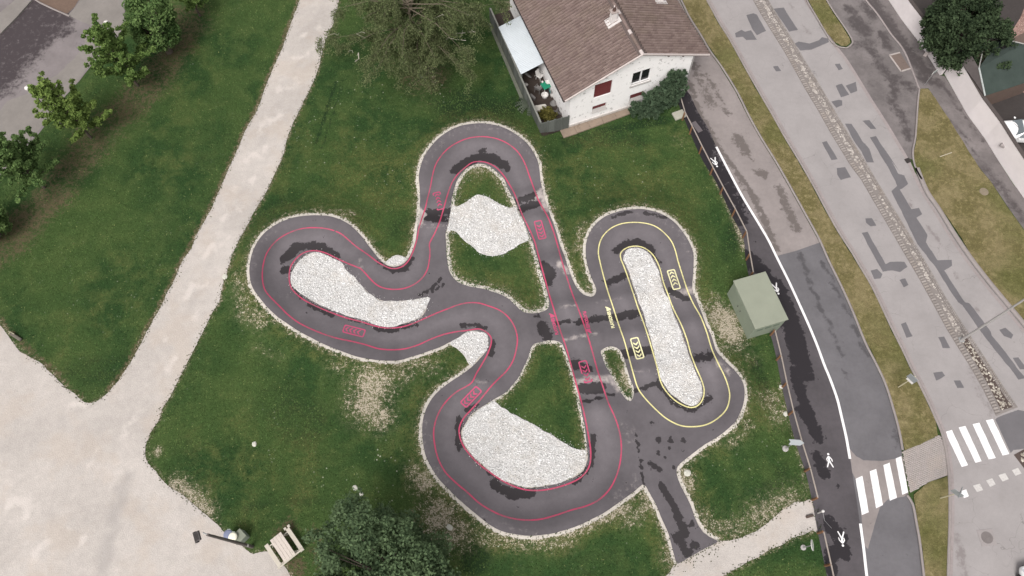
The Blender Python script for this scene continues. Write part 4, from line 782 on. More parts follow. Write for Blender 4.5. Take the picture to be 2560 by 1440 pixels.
# car park and pavements, upper left
PARK = K_([(-300,1700),(-60,1400),(0,1310),(90,1210),(240,1050),(340,930),(420,810),(560,640),(700,480),(880,280),(950,200),(935,60),(930,-60),(930,-200),(-400,-200)])
STAIN_PARK = [(K_([(-60,560),(60,400),(180,240),(330,80)]),70,1.0),(K_([(120,420),(260,290),(420,150)]),45,.95),(K_([(0,420),(120,300),(300,60)]),36,.85),(K_([(160,330),(330,200),(480,110)]),26,.80),(K_([(60,460),(240,440),(400,280),(540,240)]),9,.8),(K_([(20,600),(110,520)]),8,.6),(K_([(0,1000),(60,940)]),8,.4)]
struct(sheet('car_park', loop(PARK, .6, .03), dz=.018, mat=M_PARK, spacing=.45, attrs=dict(wet=lambda V: strokes(V, STAIN_PARK))))
struct(sheet('pale_pavement', loop(K_([(505,115),(650,-60),(930,-120),(925,0),(945,195),(875,275),(690,475),(555,640),(415,805),(335,925),(235,1045),(85,1205),(0,1300),(-120,1400),(-60,900),(60,760),(200,700),(330,610),(430,560),(560,440),(640,330),(620,250),(700,200)]), .4, .03, smooth=False), dz=.026, mat=M_SLAB))
mb = MB(); qs = [Q(*p) for p in K_([(-60,330),(0,272),(130,140),(262,-10),(330,-90),(180,-90),(110,20),(0,108),(-60,160)])]; mb.prism([(p.x, p.y) for p in qs], 0, .16); struct(mb.build('raised_walkway', M_SLAB))
struct(sheet('brown_planting_bed', loop(K_([(285,10),(390,60),(505,105),(560,50),(620,-60),(300,-60)]), .4, .02, smooth=False), dz=.03, mat=speckled('brown_bark_soil', (.135, .092, .070), .4, 8)))
struct(ribbon('kerb_line', K_([(240,-20),(300,20),(400,68),(520,120)]), .16, .12, M_KERB, smooth=False, skirt=.1))
# private yard beyond the white walls
M_YARD = speckled('dark_yard_asphalt', (.045, .038, .036), .4, 5); M_PINKG = speckled('pink_stone_chippings', (.27, .17, .145), .6, 16)
struct(sheet('private_yard', loop([(2240,-100),(2262,0),(2300,52),(2366,150),(2400,200),(2461,290),(2560,430),(2700,600),(2900,400),(2900,-100)], .6, smooth=False), dz=.02, mat=M_YARD))
for i, p in enumerate(([(2552,40),(2570,10),(2640,0),(2640,140),(2560,135),(2535,110),(2530,80)], [(2535,220),(2560,210),(2620,200),(2620,240),(2560,232)])):
    l_ = loop(p, .3, .03); o = tag(sheet('stone_chippings', l_, dz=.035, mat=M_PINKG), ['pink stone chippings behind the dark evergreen', 'strip of pink stone chippings by the car'][i], 'gravel', None, 'stuff')
    s_ = stones(60 * (l_.max(0) - l_.min(0)).prod(), l_, .07, .04, stone_mat('pink_stone', (.16, .09, .075), (.42, .30, .26)), 'chippings', o, 30 + i); s_['kind'] = 'stuff'

# ================================================================== HOUSE (gable facing the track)
HO = Q(1420, 320); HA = R(21.05)
HM = Matrix.Translation(HO) @ Matrix.Rotation(HA, 4, 'Z')
def H3(u, y, z=0.0): return HM @ Vector((u, y, z))
def render_wall_mat():
    t = NT('white_render_wall', .9, .2); a = t.noise(30, 3); b = t.noise(2.3, 5, .7); c0 = t.noise(.8, 3)
    c = t.bright(t.mix(0, (.82, .80, .79), (.82, .80, .79)), t.math('MULTIPLY_ADD', c0, .16, .92))
    c = t.mix(t.math('MULTIPLY', t.step(b, .565, .62, 0, .8), t.step(t.noise(.55, 2), .40, .52)), c, (.40, .385, .37))      # flaked render
    c = t.mix(t.step(t.noise(5, 4, .7), .60, .72, 0, .35), c, (.46, .44, .41))
    t.bump(a, .2, .01); return t.done(c)
M_WALL = render_wall_mat()
def tile_mat():
    t = NT('weathered_concrete_roof_tiles', .9, .2); r = t.attr('tint'); a = t.noise(9, 4, .7); b = t.noise(.7, 4, .6); l = t.noise(16, 3, .6)
    c = t.mix(r, (.146, .106, .096), (.204, .154, .139)); c = t.mix(t.step(b, .42, .66, 0, .5), c, (.165, .128, .102)); c = t.bright(c, t.math('MULTIPLY_ADD', a, .6, .7))
    c = t.mix(t.step(l, .70, .77, 0, .65), c, (.42, .37, .33)); t.bump(l, .3, .01); return t.done(c)   # pale lichen spots
M_TILE = tile_mat()
M_RED = speckled('oxide_red_shutter_paint', (.135, .030, .032), .3, 6, rough=.6, stain=.35); M_SILL = speckled('grey_stone_sill', (.34, .325, .31), .3, 12, stain=.35)
M_PVC = speckled('white_window_plastic', (.78, .77, .77), .06, 8, rough=.4); M_TRIM = speckled('pale_verge_mortar', (.50, .44, .42), .25, 12, stain=.3); M_SOFFIT = speckled('brown_soffit_board', (.11, .085, .078), .3, 10)
def glass_mat(name, col=(.012, .012, .014)): t = NT(name, .06, .6); return t.done(col)
M_GLASS = glass_mat('dark_window_glass'); M_CHIM = speckled('whitewashed_chimney', (.66, .62, .60), .2, 8, stain=.45)
UR, ZR, SL, UE0, UE1, DEP, OV = 5.3, 6.66, .436, -.60, 11.22, 13.0, .32
roofz = lambda u: ZR - SL * abs(u - UR)
house = thing('house', 'white rendered house with brown tiled gable roof above the track', 'house', HO, HA)
# gable wall with real openings
OPEN = [(1.92, 3.36, 2.78, 4.36), (5.02, 6.60, 2.82, 4.30), (1.95, 3.14, 1.02, 1.78), (5.14, 6.40, .82, 1.68)]
xs = sorted({0., 10.03, UR} | {v for o in OPEN for v in o[:2]}); tops = lambda u: roofz(u) - .22
mb = MB(); TH = .28
us = xs
for i in range(len(us) - 1):
    u0, u1 = us[i], us[i + 1]; mid = (u0 + u1) / 2
    spans = sorted([(o[2], o[3]) for o in OPEN if o[0] - 1e-6 <= mid <= o[1] + 1e-6]); z = -.05
    for a, b in spans + [(None, None)]:
        top = a if a is not None else None
        q0 = [(u0, 0, z), (u1, 0, z), (u1, 0, top if top is not None else tops(u1)), (u0, 0, top if top is not None else tops(u0))]
        n = len(mb.v); mb.add(q0, [(0, 1, 2, 3)])
        if b is not None: z = b
for (a, b, c, d) in OPEN:      # reveals
    mb.add([(a, 0, c), (b, 0, c), (b, TH, c), (a, TH, c), (a, 0, d), (b, 0, d), (b, TH, d), (a, TH, d)], [(0, 1, 2, 3), (7, 6, 5, 4), (0, 3, 7, 4), (2, 1, 5, 6)])
L0, L1 = 0., 10.03
mb.add([(L0, 0, -.05), (L0, DEP, -.05), (L0, DEP, tops(L0)), (L0, 0, tops(L0))], [(0, 3, 2, 1)]); mb.add([(L1, 0, -.05), (L1, DEP, -.05), (L1, DEP, tops(L1)), (L1, 0, tops(L1))], [(0, 1, 2, 3)])
mb.add([(L0, DEP, -.05), (L1, DEP, -.05), (L1, DEP, tops(L1)), (UR, DEP, tops(UR)), (L0, DEP, tops(L0))], [(4, 3, 2, 1, 0)])
mb.build('wall', M_WALL, house)
# upper window: outer reveal, two sashes with panes
w = MB(); a, b, c, d = OPEN[1]; y0 = .16
for (cx, cz, sx, sz) in ((a + .04, (c + d) / 2, .08, d - c), (b - .04, (c + d) / 2, .08, d - c), ((a + b) / 2, (c + d) / 2, .10, d - c - .16), ((a + b) / 2, c + .05, b - a - .16, .10), ((a + b) / 2, d - .05, b - a - .16, .10)): w.box((cx, y0, cz), (sx, .07, sz))
win = w.build('window', M_PVC, house); win['label'] = 'white two-pane window'
for x0, x1 in ((a + .10, (a + b) / 2 - .06), ((a + b) / 2 + .06, b - .10)): p = MB(); p.box(((x0 + x1) / 2, y0 + .015, (c + d) / 2), (x1 - x0, .02, d - c - .22)); p.build('pane', M_GLASS, win)
s_ = MB(); s_.slab([(a - .1, -.10, c - .03), (b + .1, -.10, c - .03), (b + .1, .14, c + .02), (a - .1, .14, c + .02)], .09); s_.build('sill', M_SILL, win)
# red shutter, closed, of vertical boards
a, b, c, d = OPEN[0]; sh = MB(); sh.box(((a + b) / 2, .10, (c + d) / 2), (b - a - .02, .02, d - c - .02)); sh = sh.build('shutter', M_RED, house); sh['label'] = 'closed oxide-red board shutter'
for k in range(9): w_ = (b - a - .04) / 9; p = MB(); p.box((a + .02 + w_ * (k + .5), .078, (c + d) / 2), (w_ - .012, .024, d - c - .04), bev=.004); p.build('board', M_RED, sh)
# low basement windows behind red shutters, deep grey sills
for (a, b, c, d) in OPEN[2:]:
    f = MB(); f.box(((a + b) / 2, .17, (c + d) / 2 + .1), (b - a - .02, .03, d - c - .24)); f = f.build('basement_window', M_RED, house)
    s_ = MB(); s_.slab([(a - .06, -.13, c + .02), (b + .06, -.13, c + .02), (b + .03, .15, c + .20), (a - .03, .15, c + .20)], .10); s_.build('sill', M_SILL, f)
# plinth
p = MB(); p.box((5.0, -.025, .16), (10.02, .05, .32)); p.build('plinth', speckled('damp_plinth', (.46, .43, .40), .3, 5, stain=.5), house)
# roof: deck, tiles, ridge, verges, gutters
rf = MB()
for s_ in (-1, 1):
    ue = UE0 if s_ < 0 else UE1; quad = [(ue, -OV, roofz(ue) - .05), (UR, -OV, ZR - .05), (UR, DEP + .3, ZR - .05), (ue, DEP + .3, roofz(ue) - .05)]
    rf.slab(quad if s_ < 0 else quad[::-1], .10 if True else 0)
roof = rf.build('roof', M_SOFFIT, house)
TW, TE = .262, .36; ang = math.atan(SL); RL = (UR - UE0) / math.cos(ang)
def tile_geo():
    """one interlocking tile: rolled along one side, lower end resting on the course below"""
    prof = [(-TW / 2, .0), (-TW * .40, -.02), (-TW * .22, -.015), (-TW * .06, .085), (TW * .16, .14), (TW * .36, .09), (TW * .5, .0)]
    V, F = [], []; k = len(prof)
    for x, dz in ((0, .022), (TE + .05, 0.0)):
        for yy, zz in prof: V.append((x, yy, zz + dz))
    for yy, zz in prof: V.append((0, yy, zz - .006))
    for i in range(k - 1): F.append((i, i + 1, k + i + 1, k + i)); F.append((2 * k + i, 2 * k + i + 1, i + 1, i))
    return V, F
TV, TF = tile_geo(); TV = np.array(TV)
ncol, nrow = int((DEP + .3 + OV) / TW), int(RL / TE)
tms = []
for t_ in (.0, .3, .4, .5, .6, .7, 1.):
    me = bpy.data.meshes.new('roof_tile'); me.from_pydata([tuple(v) for v in TV], [], TF); at = me.attributes.new('tint', 'FLOAT', 'FACE'); at.data.foreach_set('value', [t_] * len(TF)); me.materials.append(M_TILE); tms.append(me)
RV, RF, RT = [], [], []
for s_ in (-1, 1):
    ue = UE0 if s_ < 0 else UE1
    # local x runs up the slope
    ex = Vector((-s_ * math.cos(ang), 0, math.sin(ang))); ey = Vector((0, -s_ * -1, 0)); ez = ex.cross(ey)
    if ez.z < 0: ey = -ey; ez = ex.cross(ey)
    RM = Matrix((ex, ey, ez)).transposed()
    for c in range(ncol):
        for r_ in range(nrow):
            o0 = Vector((ue, -OV + TW * (c + .5), roofz(ue) - .045)) + ex * (r_ * TE - .04)
            if c < 8 and r_ < 18:
                o = bpy.data.objects.new('roof_tile', tms[random.randrange(7)]); link(o, roof)
                o.matrix_local = Matrix.Translation(o0 + ez * random.uniform(0, .006)) @ (RM @ Matrix.Rotation(random.uniform(-.012, .012), 3, 'Z')).to_4x4()
            else:
                n = len(RV); j = random.uniform(0, .006); RV += [tuple(o0 + RM @ Vector(v) + ez * j) for v in TV]; RF += [tuple(i + n for i in f) for f in TF]; RT += [random.random()] * len(TF)
o = mesh_obj('roof_tiles', RV, RF, M_TILE, roof, face_attrs=dict(tint=RT)); o['kind'] = 'stuff'
for k in range(int((DEP + .6) / .40)):      # ridge tiles
    m = MB(); m.cur = random.random(); y = -OV + .2 + k * .40; pts = [(UR + .13 * math.sin(t), ZR - .075 + .11 * math.cos(t)) for t in np.linspace(-1.75, 1.75, 8)]
    V = [(u, y - .20, z + .012) for u, z in pts] + [(u, y + .215, z) for u, z in pts]; m.add(V, [(i, 8 + i, 9 + i, i + 1) for i in range(7)] + [tuple(range(8))]); m.build('ridge_tile', M_TILE if k % 5 else M_TRIM, roof)
for s_ in (-1, 1):
    ue = UE0 if s_ < 0 else UE1; m = MB(); e0, e1 = Vector((ue, -OV - .03, roofz(ue) + .0)), Vector((UR, -OV - .03, ZR + .0))
    d = (e1 - e0); c = (e0 + e1) / 2; m.box((c.x, c.y, c.z), (d.length, .10, .09), m=Matrix.Rotation(-math.atan2(d.z, d.x), 4, 'Y')); m.build('verge_trim', M_TRIM, roof)
    m = MB(); c2 = c + Vector((0, .05, -.10)); m.box((c2.x, c2.y, c2.z), (d.length, .05, .14), m=Matrix.Rotation(-math.atan2(d.z, d.x), 4, 'Y')); m.build('barge_board', M_SOFFIT, roof)
    m = MB(); gz = roofz(ue) - .09; gu = ue + s_ * .06; V, F = [], []
    for y in (-OV, DEP + .3):
        for t in np.linspace(math.pi, 2 * math.pi, 7): V.append((gu + .075 * math.cos(t), y, gz + .075 * math.sin(t)))
    m.add(V, [(i, i + 1, 8 + i, 7 + i) for i in range(6)]); m.build('gutter', speckled('dark_zinc_gutter', (.045, .036, .036), .3, 6, rough=.5), roof)
for uu in (2.6, 7.6, 8.9): m = MB(); m.box((uu, -.12, tops(uu) - .02), (.14, .34, .14)); m.build('purlin_end', M_SOFFIT, roof)
def chimney(u, y, hgt, pot=True):
    z = roofz(u); m = MB(); m.box((u, y, z + hgt / 2 - .35), (.44, .36, hgt + .7), bev=.015); c = m.build('chimney', M_CHIM, roof)
    sx = -1 if u < UR else 1; sl = -sx * SL
    m = MB(); m.slab([(u - .5, y - .42, z + (-.5) * sl + .10), (u + .5, y - .42, z + .5 * sl + .10), (u + .5, y + .42, z + .5 * sl + .10), (u - .5, y + .42, z - .5 * sl + .10)], .05); m.build('flashing', speckled('mortar_flashing', (.52, .49, .475), .2, 10), c)
    m = MB(); m.box((u, y, z + hgt + .03), (.58, .48, .07), bev=.012); m.build('cap_slab', speckled('chimney_cap', (.32, .27, .25), .3, 10), c)
    if pot:
        m = MB(); m.lathe([(.13, 0), (.12, .22), (.10, .22), (.10, .05)], 14, (u, y, z + hgt + .065)); m.build('flue_pot', speckled('terracotta_flue', (.10, .06, .05), .3, 10), c)
        m = MB(); m.tube([(u + .02, y + .1, z + hgt + .3), (u + .02, y + .1, z + hgt + .42)], .05, 8); m.tube([(u, y + .1, z + hgt + .07), (u, y + .1, z + hgt + .3)], .012, 6); m.build('cowl', speckled('pale_cowl', (.55, .48, .46), .2, 10), c)
chimney(4.62, 3.45, 1.05); chimney(9.62, 5.35, .95)
for uu, s_ in ((10.12, 1),): m = MB(); m.tube([(uu - .05, -.06, tops(10.03) + .02), (uu - .05, -.06, .1)], .04, 8); m.build('downpipe', speckled('grey_downpipe', (.3, .29, .28), .2, 6), house)
# small iron bracket shelf by the house corner
t = thing('wall_bracket', 'small black iron bracket shelf at the house corner above the footpath', 'bracket', H3(9.5, 0, 0), HA)
M_BLACK = speckled('black_painted_iron', (.018, .017, .017), .3, 12, rough=.5)
for k, (p0, p1) in enumerate((((-.6, -.01, 1.05), (.45, -.01, 1.05)), ((-.6, -.32, 1.05), (.45, -.32, 1.05)), ((.45, -.01, 1.05), (.45, -.32, 1.05)), ((-.6, -.01, 1.05), (-.6, -.32, 1.05)), ((.45, -.01, .7), (.45, -.32, 1.05)))): m = MB(); m.tube([p0, p1], .016, 6); m.build('bar', M_BLACK, t)
m = MB(); m.tube([(-.6, -.17, 1.05), (.45, -.17, 1.05)], .010, 6); m.build('bar', M_BLACK, t)
# tan slabs along the foot of the gable
M_APRON = speckled('tan_concrete_apron', (.225, .175, .135), .35, 5, stain=.5); apron = None
for k in range(5):
    m = MB(); x0 = -.70 + k * 1.16; m.slab([(x0, -.80 + .04 * k, .12), (x0 + 1.14, -.78 + .05 * k, .12), (x0 + 1.14, -.06, .12), (x0, -.06, .12)], .14); V = m
    if apron is None: apron = bpy.data.objects.new('concrete_apron', None); COL.objects.link(apron); apron.location = HO; apron.rotation_euler = (0, 0, HA); struct(apron)
    m.build('apron_slab', M_APRON, apron)

# yard beside the house: bare soil, board fence, sheet-metal canopy
def HL(pts): return np.array([H3(*p)[:2] for p in pts])
struct(sheet('yard_ground', linear(HL([(0, -.05), (0, 13), (-1.85, 13), (-2.2, .2), (-2.1, -.02)]), True, .4), dz=.03, mat=speckled('dark_trodden_soil', (.040, .029, .024), .5, 6)))
def weather_board():
    t = NT('weathered_grey_boards', .9, .2); a = t.noise(7, 4, .6, vec=t.stretch((6, 6, .5))); r = t.attr('tint')
    c = t.mix(a, (.055, .062, .056), (.150, .155, .142)); c = t.bright(c, t.math('MULTIPLY_ADD', r, .5, .75)); c = t.mix(t.step(t.noise(1.4, 4), .55, .75, 0, .5), c, (.06, .075, .045)); t.bump(a, .3, .01); return t.done(c)
M_BOARD = weather_board()
fence = thing('board_fence', 'weathered grey panel fence around the cluttered side yard', 'fence', HO, HA)
def fence_run(p0, p1, h, n, thick=.05):
    p0, p1 = Vector(p0), Vector(p1); d = (p1 - p0) / n; rz = math.atan2(d.y, d.x)
    for k in range(n):
        m = MB(); m.cur = random.random(); c = p0 + d * (k + .5); m.box((c.x, c.y, h / 2 - .02 + random.uniform(-.012, .012)), (d.length - .012, thick, h), rz=rz, bev=.006); m.build('board', M_BOARD, fence)
    for k in range(0, n + 1, max(1, n // 3 if n < 6 else 4)):
        m = MB(); c = p0 + d * k; m.box((c.x, c.y, h / 2 + .02), (.11, .11, h + .06), rz=rz, bev=.01); m.build('post', M_BOARD, fence)
fence_run((-2.26, .12), (-.04, -.04), 1.62, 4); fence_run((-2.28, .2), (-1.98, 12.4), 1.50, 20)
m = MB(); m.slab([(-2.30, .2, 1.56), (-2.18, .2, 1.56), (-1.88, 12.4, 1.56), (-2.0, 12.4, 1.56)], .05); m.build('top_rail', speckled('pale_top_rail', (.20, .20, .18), .3, 9), fence)
m = MB(); m.slab([(-2.62, .5, .07), (-2.34, .5, .07), (-2.04, 12.2, .07), (-2.26, 12.2, .07)], .09); o = m.build('kerb', speckled('mossy_fence_footing', (.12, .125, .10), .4, 6, stain=.5), fence)
# canopy of corrugated sheets on posts
can = thing('metal_canopy', 'pale blue-grey sheet metal canopy leaning on the house side', 'canopy', HO, HA)
M_SHEET = speckled('galvanised_sheet', (.50, .54, .57), .14, 2.2, rough=.45, spec=.5, stain=.12)
CY0, CY1 = 4.72, 9.8; NSH = 5
for k in range(NSH):
    y0, y1 = CY0 + (CY1 - CY0) / NSH * k, CY0 + (CY1 - CY0) / NSH * (k + 1) + .05; V, F = [], []; nn = 26
    for x, z in ((-2.16, 2.02), (-.03, 2.62)):
        for i in range(nn + 1): y = y0 + (y1 - y0) * i / nn; V.append((x, y, z + .016 * math.sin(y / .155 * 2 * math.pi) + k % 2 * .006))
    F = [(i, i + 1, nn + 2 + i, nn + 1 + i) for i in range(nn)]; mesh_obj('roof_sheet', V, F, M_SHEET, can, smooth=True)
for y in (4.85, 7.2, 9.65):
    m = MB(); m.box((-2.06, y, 1.0), (.08, .08, 2.0)); m.build('post', M_BOARD, can); m = MB(); m.tube([(-2.14, y, 1.97), (-.02, y, 2.56)], .035, 6); m.build('rafter', M_BOARD, can)
# ---- clutter in the yard
M_WPL = speckled('white_garden_plastic', (.62, .60, .58), .15, 8, rough=.5, stain=.25); M_GRN = speckled('emerald_tabletop', (.015, .20, .115), .2, 6, rough=.5); M_TEAL = speckled('teal_plastic', (.10, .27, .27), .2, 6, rough=.5); M_RUB = speckled('black_rubber', (.030, .027, .027), .3, 14, rough=.8); M_GREYP = speckled('grey_pot', (.19, .18, .175), .3, 8); M_CARD = speckled('whitish_plaster_board', (.50, .475, .43), .2, 5, stain=.3)
def yp(px, z=.0): v = Q(px[0], px[1], z); v.z = .035; return v
def zz(a): return Z(1290, 140, 6.857, [a])[0]
t = thing('garden_table', 'emerald green square table among the yard clutter', 'table', yp(zz((520,500)), .7), HA + .15)
m = MB(); m.box((0, 0, .70), (.78, .70, .04), bev=.015); m.build('tabletop', M_GRN, t)
for x in (-.33, .33):
    for y in (-.29, .29): m = MB(); m.tube([(x, y, .69), (x * 1.05, y * 1.05, 0)], .022, 6); m.build('leg', M_WPL, t)
def bowl(name, label, px, z, r, h, mat, cat, base=0.0):
    v = Q(*px, z + h); p = Vector((v.x, v.y, z)); o = MB(); o.lathe([(r * .7, 0), (r, h), (r * .9, h), (r * .62, h * .25), (.02, h * .2)], 18); o = o.build(name, mat); o.location = p; return tag(o, label, cat)
bowl('wash_basin', 'round white basin standing on the green table', zz((550,440)), .745, .22, .14, M_WPL, 'basin')
bowl('small_pot', 'tiny white pot on the green table corner', zz((452,440)), .745, .09, .10, M_WPL, 'pot')
bowl('bucket', 'teal bucket just below the green table', zz((610,580)), .035, .22, .34, M_TEAL, 'bucket')
bowl('flower_pot', 'white heart-shaped flower pot between table and plaster boards', zz((495,662)), .035, .29, .30, M_WPL, 'pot')
bowl('flower_pot', 'small white ringed flower pot by the house wall', zz((620,655)), .035, .17, .26, M_WPL, 'pot')
o = MB(); o.lathe([(.30, 0), (.25, .1), (.05, .42), (.03, .44)], 16); o = o.build('fountain_cone', M_GREYP); o.location = yp(zz((645,785)), .25); tag(o, 'pale cone-shaped cloche by the house wall above the tyre', 'cloche')
o = MB()
for k in range(20):
    pass
V, F = [], []
for i in range(24):
    for j in range(8): a, b = 2 * math.pi * i / 24, 2 * math.pi * j / 8; V.append(((.27 + .10 * math.cos(b)) * math.cos(a), (.27 + .10 * math.cos(b)) * math.sin(a), .10 + .09 * math.sin(b)))
for i in range(24):
    for j in range(8): F.append((i * 8 + j, ((i + 1) % 24) * 8 + j, ((i + 1) % 24) * 8 + (j + 1) % 8, i * 8 + (j + 1) % 8))
o = mesh_obj('tyre', V, F, speckled('dusty_tyre_rubber', (.10, .092, .09), .3, 14), smooth=True); o.location = yp(zz((765,945)), .1); tag(o, 'old grey tyre lying in the corner of the yard', 'tyre')
t2 = o.copy(); COL.objects.link(t2); t2.location = yp(zz((665,985)), .1); t2['label'] = 'black tyre half hidden beside the potted bush'
t2.scale = (.8, .8, .8)
def chair(name, label, px, rz, mat):
    t = thing(name, label, 'chair', yp(px, .4), rz)
    m = MB(); m.box((0, 0, .42), (.46, .44, .035), bev=.012); m.build('seat', mat, t); m = MB(); m.slab([(-.22, .20, .44), (.22, .20, .44), (.21, .32, .88), (-.21, .32, .88)], .03); m.build('backrest', mat, t)
    for x in (-.2, .2):
        for y in (-.19, .19): m = MB(); m.tube([(x, y, .42), (x * 1.15, y * 1.2, 0)], .022, 6); m.build('leg', mat, t)
        m = MB(); m.tube([(x * 1.15, .24, .64), (x * 1.15, -.18, .64), (x * 1.1, -.2, .42)], .018, 6); m.build('armrest', mat, t)
chair('garden_chair', 'white plastic garden chair nearest the canopy edge', zz((410,345)), HA + .5, M_WPL); chair('garden_chair', 'dark-seated garden chair with pale arms beside the fence', zz((385,560)), HA + 2.2, M_GREYP)
chair('garden_chair', 'grey garden chair pushed below the teal bucket', zz((640,610)), HA - 2.0, M_GREYP)
t = thing('broken_parasol', 'upturned white parasol frame spreading its ribs near the canopy', 'parasol', yp(zz((400,320)), .6), HA)
m = MB(); m.tube([(0, 0, 0), (0, .02, .62)], .022, 6); m.build('pole', M_WPL, t)
for k in range(6): a = k * 1.05 + .3; L_ = (.75, .4, .35, .5, .3, .45)[k]; m = MB(); m.tube([(0, .02, .6), (L_ * math.cos(a), L_ * math.sin(a), .78)], .016, 5); m.build('rib', M_WPL, t)
o = MB(); o.prism([(.60 * math.cos(t_) * .9, .17 * math.sin(t_)) for t_ in np.linspace(0, 6.28, 17)[:-1]], 0, .05); o = o.build('oval_board', M_GREYP); o.location = yp(zz((180,345)), .1) + Vector((0, 0, .30)); o.rotation_euler = (.55, 0, HA + 2.0); tag(o, 'oval grey board leaning in the yard under the canopy edge', 'board')
m = MB()
bt = thing('plaster_boards', 'stack of whitish plaster boards against the yard fence', 'boards', yp(zz((430,890)), .3), HA - .25)
for k in range(4): m = MB(); m.box((random.uniform(-.06, .06), random.uniform(-.06, .06), .18 + k * .05), (.86, .58 - .02 * k, .035), rz=random.uniform(-.1, .1), bev=.006); m.build('sheet', M_CARD, bt)
m = MB(); m.box((0, 0, .075), (.6, .4, .15)); m.build('support', M_GREYP, bt)
o = MB(); o.box((0, 0, .14), (.20, .55, .28), bev=.02); o = o.build('planter_trough', M_GREYP); o.location = yp(zz((285,700)), .2); o.rotation_euler = (0, 0, HA + .35); tag(o, 'narrow grey trough lying along the fence inside the yard', 'trough')
o = MB(); o.lathe([(.02, .0), (.16, .05), (.20, .14), (.15, .22), (.03, .26)], 12, sx=1, sy=.8); o = o.build('round_stone', M_SILL); o.location = yp(zz((168,500)), .1); tag(o, 'pale round stone at the yard fence below the oval board', 'stone')
o = MB(); o.box((0, 0, .2), (.30, .44, .40), bev=.02); o = o.build('wooden_box', M_BOARD); o.location = yp(zz((470,180)), .2); o.rotation_euler = (0, 0, HA); tag(o, 'dark wooden box in the shade of the canopy', 'box')
o = MB(); o.tube([(0, 0, 0), (.12, 1.2, .35)], .03, 6); o = o.build('leaning_pole', M_WPL); o.location = yp(zz((640,1040)), .1); o.rotation_euler = (0, 0, HA + .55); tag(o, 'pale pole lying beside the potted bush', 'pole')

# ================================================================== GREEN CABIN over the footpath edge
cab = thing('utility_cabin', 'sage green flat-roofed utility cabin standing across the footpath fence', 'cabin', (14.35, 21.38, 0), 0)
CX = Vector((2.25, .69, 0)).normalized(); CYv = Vector((1.04, -3.42, 0)).normalized()
cab.rotation_euler = (0, 0, math.atan2(CX.y, CX.x)); CW, CL, CH = 2.25, 3.58, 2.18
def sage(name, c): 
    t = NT(name, .75, .3); a = t.noise(20, 4); b = t.noise(.9, 4, .6); f = t.math('MULTIPLY_ADD', b, .26, .87)
    cc = t.bright(t.bright(t.mix(0, c, c), f), t.math('MULTIPLY_ADD', a, .14, .93)); cc = t.mix(t.step(t.noise(26, 3), .72, .77, 0, .5), cc, (.42, .42, .38)); return t.done(cc)
M_SAGE = sage('sage_green_paint', (.235, .250, .195)); M_SAGE2 = sage('sage_green_wall_paint', (.205, .235, .18))
m = MB(); m.box((CW / 2, -CL / 2, CH / 2 - .04), (CW, CL, CH - .08), bev=.02); m.build('wall', M_SAGE2, cab)
m = MB(); m.box((CW / 2, -CL / 2, CH), (CW + .16, CL + .14, .10), bev=.02); m.build('roof', M_SAGE, cab)
for k in range(2): m = MB(); m.box((-.012, -1.0 - k * 1.2, 1.0), (.03, 1.05, 1.85), bev=.006); d_ = m.build('door', M_SAGE2, cab); h_ = MB(); h_.box((-.04, -1.0 - k * 1.2 + (.4 if k else -.4), 1.0), (.03, .05, .16), bev=.005); h_.build('handle', M_BLACK, d_)
for k in range(3): m = MB(); m.box((.5 + k * .6, -CL - .012, 1.5), (.42, .02, .28)); m.build('vent', speckled('green_louvre', (.12, .15, .11), .2, 20), cab)

# ================================================================== WOODEN RAIL FENCE along the footpath
M_POST = speckled('red_brown_timber', (.175, .088, .045), .4, 7, stain=.25); M_RAIL = speckled('weathered_rail_timber', (.29, .25, .22), .3, 6, stain=.3)
def rail_fence(posts, label):
    t = thing('rail_fence', label, 'fence', (0, 0, 0)); tops_ = []
    for p in posts:
        v = Q(*p); d = .95; m = MB(); m.box((v.x, v.y, .46), (.12, .12, .98), rz=1.2, bev=.012); m.build('post', M_POST, t); tops_.append(Vector((v.x, v.y, .95)))
    for a, b in zip(tops_[:-1], tops_[1:]):
        d = b - a; c = (a + b) / 2 + Vector((.035, 0, .02)); m = MB(); m.box(c, (d.length - .015, .085, .06), rz=math.atan2(d.y, d.x), bev=.012); m.build('rail', M_RAIL, t)
rail_fence([(1690,245),(1706,300),(1724,335),(1748,384),(1775,437),(1800,485),(1830,540),(1857,594),(1865,650),(1873,695)], 'timber rail fence running from the house corner to the green cabin')
rail_fence([(1926,838),(1941,900),(1955,968),(1971,1037),(1991,1110),(2012,1178),(2030,1250)], 'timber rail fence between the green cabin and the gravel footpath gap')
rail_fence([(2044,1333),(2062,1414),(2080,1500),(2098,1590),(2116,1680)], 'short timber rail fence south of the gravel footpath gap')

